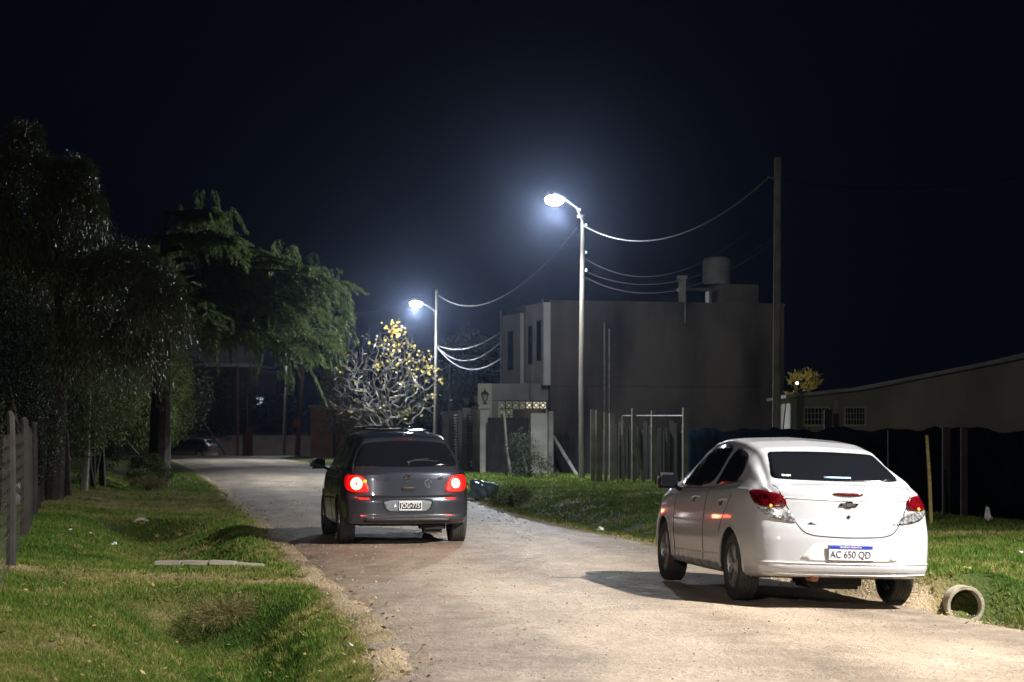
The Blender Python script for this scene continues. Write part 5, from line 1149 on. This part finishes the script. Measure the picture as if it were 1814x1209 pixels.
# dark hatchback ------------------------------------------------------
def hatch():
    def rear(x, z):
        v = .20 * (x / .87) ** 3.2 + np.interp(z, [.24, .32, .38, .42, .60, .645, .66, .70, .9, 1.02, 1.1], [.06, .02, 0, .015, .02, .03, .075, .08, .10, .12, .12])
        return float(v)
    def front(x, z): return float(.28 * (x / .85) ** 2.5 + np.interp(z, [.2, .5, .7, .9], [.05, 0, .06, .2]))
    sp = dict(L=4.20, oh=.78, wb=2.608, ar=.352, wr_=.315, rear=rear, front=front, R=.06,
              zb=[(0, .30), (.3, .28), (.5, .25), (2, .22), (3.5, .22), (4.2, .22)],
              w=[(0, .80), (.15, .825), (.4, .858), (.9, .872), (1.5, .873), (3, .868), (3.6, .84), (4.0, .78), (4.2, .70)],
              belt=[(0, .90), (.1, .96), (.35, 1.02), (1.0, 1.03), (2.0, 1.0), (3.0, .98), (3.3, .96), (3.9, .84), (4.2, .62)],
              top=[(0, .985), (.05, 1.035), (.10, 1.08), (.40, 1.375), (.47, 1.43), (.56, 1.455), (1.0, 1.495), (1.6, 1.525), (2.2, 1.515), (2.45, 1.46), (3.1, 1.12), (3.25, 1.06), (3.8, .95), (4.05, .85), (4.2, .68)],
              wr=[(0, .70), (.10, .70), (.4, .60), (.5, .585), (1.0, .59), (2.2, .60), (2.6, .63), (3.2, .72), (3.5, .74), (4.0, .68), (4.2, .6)])
    me, bvh = car_body(sp, M['grey_paint'])
    rr = Vector((.985, .170, 0)); pos = Vector((-2.25, 28.5, 0)) + rr * .755
    t = empty('dark_hatchback', (pos.x, pos.y, rz_(pos.x, pos.y) - .012), 'dark grey hatchback with its brake lights on, driving away along the dirt road', 'car', rz=math.atan2(.170, .985))
    link(bpy.data.objects.new('body', me), t); oh = .78
    fr = caster(bvh, (0, 1, 0)); fl = caster(bvh, (1, 0, 0)); fR = caster(bvh, (-1, 0, 0)); f45l = caster(bvh, (1, 1, 0)); f45r = caster(bvh, (-1, 1, 0)); ff = caster(bvh, (0, -1, 0)); fd = None
    patch('rear_window', fr, [(-.54, 1.37), (0, 1.40), (.54, 1.37), (.60, 1.27), (.70, 1.08), (.66, 1.055), (0, 1.045), (-.66, 1.055), (-.70, 1.08), (-.60, 1.27)], M['glass'], t, step=.035)
    patch('windscreen', ff, [(-.55, 1.43), (0, 1.45), (.55, 1.43), (.68, 1.16), (0, 1.13), (-.68, 1.16)], M['glass'], t, step=.06)
    # added panel and chrome bar imitate the bright reflection on the roof
    sr = MB(); sr.box((0, 0, 0), (.96, .66, .018), bev=.007); o_ = sr.build('roof_panel', M['glass'], t, True); o_.location = (-.02, 1.10, 1.545); o_.rotation_euler = (R(2.0), 0, 0)
    sl = MB(); sl.tube([(-.45, .33, .012), (-.2, .36, .03), (.2, .36, .03), (.45, .33, .012)], .014, 6).build('roof_highlight_bar', M['chrome'], o_, True)
    for f, sg in ((fl, -1), (fR, 1)):
        S = lambda pts: [(sg * (s_ - oh), z) for s_, z in pts]
        patch('side_window', f, S([(1.78, 1.03), (1.72, 1.40), (2.1, 1.42), (2.4, 1.36), (2.75, 1.20), (2.98, 1.05), (2.9, 1.02)]), M['glass'], t, off=.003, step=.05)
        patch('side_window', f, S([(.78, 1.12), (.80, 1.22), (1.0, 1.35), (1.2, 1.40), (1.64, 1.42), (1.70, 1.04), (.95, 1.06)]), M['glass'], t, off=.003, step=.05)
        seam('door_seam', f, S([(1.74, 1.03), (1.75, .7), (1.76, .3)]), .004, M['under'], t)
        seam('door_seam', f, S([(2.9, 1.0), (2.9, .7), (2.84, .3)]), .004, M['under'], t)
        seam('side_moulding', f, S([(1.1, .62), (2.0, .60), (2.9, .58)]), .016, M['black_plastic'], t)
        for s_ in (1.16, 2.16): seam('door_handle', f, S([(s_, .90), (s_ + .16, .89)]), .015, M['black_plastic'], t, off=.02)
        for yy in (0, 2.608):
            pts = [f(sg * (yy + math.cos(a) * .357), .325 + math.sin(a) * .357, -.002) for a in np.linspace(-.1, PI + .1, 24)]
            MB().tube([tuple(p) for p in pts if p.z > .27], .012, 6).build('arch_lip', M['grey_paint'], t, True)
    for f, sg in ((f45l, 1), (f45r, -1)):
        def U(x, s_, z): return (sg * (x - (s_ - oh)) * .7071 if sg > 0 else -(x - (s_ - oh)) * .7071, z)
        sh = [U(-.59, .14, .925), U(-.505, .10, .725), U(-.62, .13, .712), U(-.75, .21, .722), U(-.80, .29, .78), U(-.815, .36, .88), U(-.78, .33, .940), U(-.68, .22, .945)]
        lt = patch('tail_light', f, sh, M['brake_lens'] if sg > 0 else M['red_lens2'], t, off=.012, step=.03, th=.03)
        # glowing ring
        xr = -.66 if sg > 0 else .645
        c = fr(xr, .83, .0); nrm = Vector((-.42 * sg, -1, .08)).normalized()
        Mr = Matrix.Translation(c + nrm * .03) @ nrm.to_track_quat('Z', 'Y').to_matrix().to_4x4()
        ro = .078 if sg > 0 else .062
        m = MB(); m.lathe([(ro * .30, 0), (ro * .5, .016), (ro * .8, .018), (ro, 0), (ro * .65, -.012)], 28, Mr); m.build('brake_ring', M['brake_ring'], lt, True)
        m = MB(); m.lathe([(.001, -.010), (ro * .28, -.008), (ro * 1.0, -.006), (ro * 1.22, -.010), (ro * 1.25, -.016)], 28, Mr); m.build('brake_glow_disc', M['brake_mid'], lt, True)
        if sg > 0:
            m = MB(); m.lathe([(.001, .008), (.022, .004), (.024, -.004)], 12, Matrix.Translation(fr(-.555, .86, .025)) @ Matrix.Rotation(R(90), 4, 'X')); m.build('amber_bulb', M['amber'], lt, True)
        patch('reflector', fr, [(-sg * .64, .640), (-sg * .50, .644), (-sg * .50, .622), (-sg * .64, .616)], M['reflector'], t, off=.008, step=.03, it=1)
    seam('bumper_gap', fr, [(-.66, .672), (-.4, .664), (0, .660), (.4, .664), (.66, .672)], .013, M['under'], t, off=.004)
    seam('bumper_strip', fr, [(-.62, .405), (-.4, .40), (0, .398), (.4, .40), (.62, .405)], .012, M['chrome_dull'], t, off=.004)
    seam('tailgate_seam', fr, [(-.70, 1.06), (-.62, .99), (-.56, .86), (-.50, .68)], .004, M['under'], t); seam('tailgate_seam', fr, [(.70, 1.06), (.62, .99), (.56, .86), (.50, .68)], .004, M['under'], t)
    patch('rear_apron', fr, [(-.6, .372), (.6, .372), (.56, .315), (-.56, .315)], M['black_plastic'], t, off=.006, step=.05, it=1)
    rc = patch('plate_recess', fr, [(-.33, .615), (.33, .615), (.29, .49), (.25, .465), (-.25, .465), (-.29, .49)], M['recess_grey'], t, off=.004, step=.03, it=1)
    seam('recess_rim', fr, [(-.24, .462), (-.30, .50), (-.335, .60), (-.30, .625), (.30, .625), (.335, .60), (.30, .50), (.24, .462)], .007, M['under'], t, off=.006)
    yp = min(fr(x, .54, 0).y for x in (-.15, 0, .15)) - .02
    pl = MB().box((0, 0, 0), (.305, .008, .125), bev=.003).build('number_plate', M['plate_white'], t); pl.location = (.03, yp, .54)
    MB().box((0, -.0052, -.003), (.285, .003, .083)).build('plate_field', M['plate_black'], pl)
    text('registration', 'JOG\u2022775', .088, M['letter_w'], pl, (0, -.0075, -.002), (R(90), 0, 0), bold=.0012, sx=.80)
    tr = MB().prism([(-.02, -.02), (.02, -.02), (0, .025)], -.002, .002).build('triangle_sticker', M['letter_w'], t); tr.location = (-.17, fr(-.17, .545, .010).y, .545)
    # rampant animal badge as small chrome strokes, tailgate handle, letterings
    b0 = fr(.0, .90, .010); m = MB()
    for st in ([(-.01, .045), (.015, .05), (.022, .03), (.01, .01), (.012, -.02), (0, -.045)], [(.01, .01), (-.025, .02), (-.035, .032)], [(.008, .0), (-.028, -.005), (-.04, .005)], [(.012, -.02), (.03, -.03), (.022, -.048)], [(0, -.045), (-.02, -.048)], [(.02, .0), (.04, .02), (.032, .045)]):
        m.tube([(b0.x + x, b0.y, b0.z + z) for x, z in st], .0065, 6)
    m.build('badge', M['chrome'], t, True)
    h0 = fr(.02, .765, .012); MB().box(tuple(h0), (.19, .03, .055), bev=.014).build('tailgate_handle', M['black_plastic'], t, True)
    MB().box((h0.x, h0.y - .014, h0.z + .014), (.13, .012, .012), bev=.004).build('handle_trim', M['chrome'], t, True)
    p = fr(-.335, .885, .006); text('make_lettering', 'PEUGEOT', .043, M['chrome'], t, p, (R(84), 0, -.1), bold=.0012)
    p = fr(.44, .895, .006); text('model_lettering', '307', .052, M['chrome'], t, p, (R(84), 0, .12), bold=.0012, shear=.2)
    f1 = fr(.28, .83, .004); m = MB(); m.tube([(f1.x + .04 * math.cos(a) * (1 + .2 * math.sin(3 * a)), f1.y, f1.z + .05 * math.sin(a)) for a in np.linspace(0, 5.6, 20)], .0022, 4); m.tube([(f1.x + .0, f1.y - .001, f1.z + .02), (f1.x + .01, f1.y, f1.z - .02), (f1.x + .005, f1.y + .001, f1.z - .085)], .002, 4); m.build('drawn_sticker', M['sticker_grey'], t)
    # wiper, high brake light, aerial, spoiler
    w0 = fr(.0, 1.105, .02); w1 = fr(.36, 1.135, .018); m = MB(); m.tube([tuple(fr(.02, 1.10, .02)), tuple(fr(.14, 1.135, .022)), tuple(fr(.30, 1.14, .02))], .008, 6); m.tube([tuple(fr(.05, 1.12, .014)), tuple(fr(.22, 1.128, .014)), tuple(fr(.42, 1.118, .014))], .006, 6); m.lathe([(.001, .03), (.02, .02), (.025, -.02)], 12, Matrix.Translation(fr(0.02, 1.10, .01)) @ Matrix.Rotation(R(60), 4, 'X')); m.build('wiper', M['black_plastic'], t, True)
    patch('high_brake_light', fr, [(-.13, 1.428), (.13, 1.428), (.12, 1.412), (-.12, 1.412)], M['red_lens'], t, off=.012, step=.03, it=1)
    seam('spoiler_lip', fr, [(-.54, 1.400), (-.3, 1.418), (0, 1.424), (.3, 1.418), (.54, 1.400)], .014, M['grey_paint'], t, off=.004)
    m = MB(); m.lathe([(.03, 0), (.02, .03), (.006, .05)], 10, Matrix.Translation((0.02, -.10, 1.462))); m.tube([(.02, -.10, 1.50), (.02, -.17, 1.59)], .005, 5); m.build('aerial', M['black_plastic'], t, True)
    MB().box((.36, -.45, .25), (.34, .35, .16), bev=.05).build('silencer', M['under'], t, True)
    MB().tube([(-.65, 0, .30), (.65, 0, .30)], .05, 8).build('rear_axle', M['under'], t, True)
    for x, y, sd in ((-.755, 0, -1), (.755, 0, 1), (-.755, 2.608, -1), (.755, 2.608, 1)): wheel(t, x, y, .315, .205, sd)
    mirror(t, -1, .98, 2.05, 1.06, M['black_plastic'], 1.05); mirror(t, 1, .98, 2.05, 1.06, M['black_plastic'], 1.05)
    # the lit lamps throw their red light on the tail
    for sx in (-1, 1):
        d = bpy.data.lights.new('brake_glow', 'POINT'); d.energy = 5 if sx < 0 else 2.5; d.color = (1, .04, .02); d.shadow_soft_size = .06
        o_ = bpy.data.objects.new('brake_glow', d); link(o_, t); c = fr(sx * .68, .84, .30); o_.location = c
    return t
M['red_lens2'] = emit('brake_light_lens_dim', (1.0, .008, .006), .12)
M['chrome_dull'] = mat('dull_bumper_strip', (.4, .42, .45), rough=.25, metal=.9)
M['recess_grey'] = mat('recess_grey', (.16, .19, .21), rough=.5)
M['sticker_grey'] = mat('sticker_grey_line', (.45, .47, .5), rough=.5)
hatch()

# far parked car, side on ------------------------------------------------------
def far_car():
    def rear(x, z): return .12 * (x / .85) ** 3
    def front(x, z): return .25 * (x / .85) ** 2.5
    sp = dict(L=4.1, oh=.75, wb=2.5, ar=.35, wr_=.3, rear=rear, front=front, R=.08,
              zb=[(0, .3), (.3, .27), (.5, .24), (2, .22), (3.5, .22), (4.1, .22)], w=[(0, .78), (.4, .83), (2, .84), (3.5, .82), (4.1, .7)],
              belt=[(0, .85), (.2, .95), (1, .98), (2.8, .93), (3.2, .9), (4.1, .6)], top=[(0, .95), (.1, 1.05), (.5, 1.4), (1.2, 1.47), (2.2, 1.46), (2.5, 1.36), (3.1, 1.0), (3.8, .86), (4.1, .65)],
              wr=[(0, .68), (.5, .57), (2.3, .58), (3.1, .68), (4.1, .6)])
    me, bvh = car_body(sp, M['green_paint']); p = at(348, HY, 148)
    t = empty('parked_car', (p.x + .6, 148, gz(p.x, 148)), 'small dark car parked side on at the far end of the street', 'car', rz=R(68))
    link(bpy.data.objects.new('body', me), t); fl = caster(bvh, (1, 0, 0)); fr = caster(bvh, (0, 1, 0)); fR = caster(bvh, (-1, 0, 0)); ff = caster(bvh, (0, -1, 0))
    for f, sg in ((fl, -1), (fR, 1)):
        patch('side_window', f, [(sg * (s_ - .75), z) for s_, z in [(.7, 1.05), (.95, 1.36), (2.2, 1.38), (2.85, 1.02), (.9, 1.02)]], M['glass'], t, off=.004, step=.07)
    patch('rear_window', fr, [(-.5, 1.34), (.5, 1.34), (.6, 1.08), (-.6, 1.08)], M['glass'], t, step=.06); patch('windscreen', ff, [(-.5, 1.38), (.5, 1.38), (.64, 1.05), (-.64, 1.05)], M['glass'], t, step=.06)
    for sx in (-1, 1): patch('tail_light', fr, [(sx * .76, .92), (sx * .55, .92), (sx * .55, .78), (sx * .74, .78)], M['red_lens'], t, off=.006, step=.05)
    for sx in (-1, 1): patch('headlight', ff, [(sx * .68, .80), (sx * .40, .78), (sx * .42, .66), (sx * .66, .68)], M['clear_lens'], t, off=.006, step=.05)
    for x, y, sd in ((-.7, 0, -1), (.7, 0, 1), (-.7, 2.5, -1), (.7, 2.5, 1)): wheel(t, x, y, .3, .19, sd)
far_car()

# ------------------------------------------------------------------ night haze
bm = MB(); bm.box((-12, 88, 5.6), (150, 190, 14.4)); hz = bm.build('haze', bpy.data.materials.new('haze')); tag(hz, kind='stuff', label='thin night haze over the street', cat='haze')
hm = hz.data.materials[0]; hm.use_nodes = True; nt = hm.node_tree
nt.nodes.remove(nt.nodes['Principled BSDF']); pv = N(nt, 'ShaderNodeVolumePrincipled'); nt.links.new(pv.outputs[0], nt.nodes['Material Output'].inputs['Volume'])
pv.inputs['Color'].default_value = (.50, .64, 1, 1); pv.inputs['Density'].default_value = .00017; pv.inputs['Anisotropy'].default_value = .955
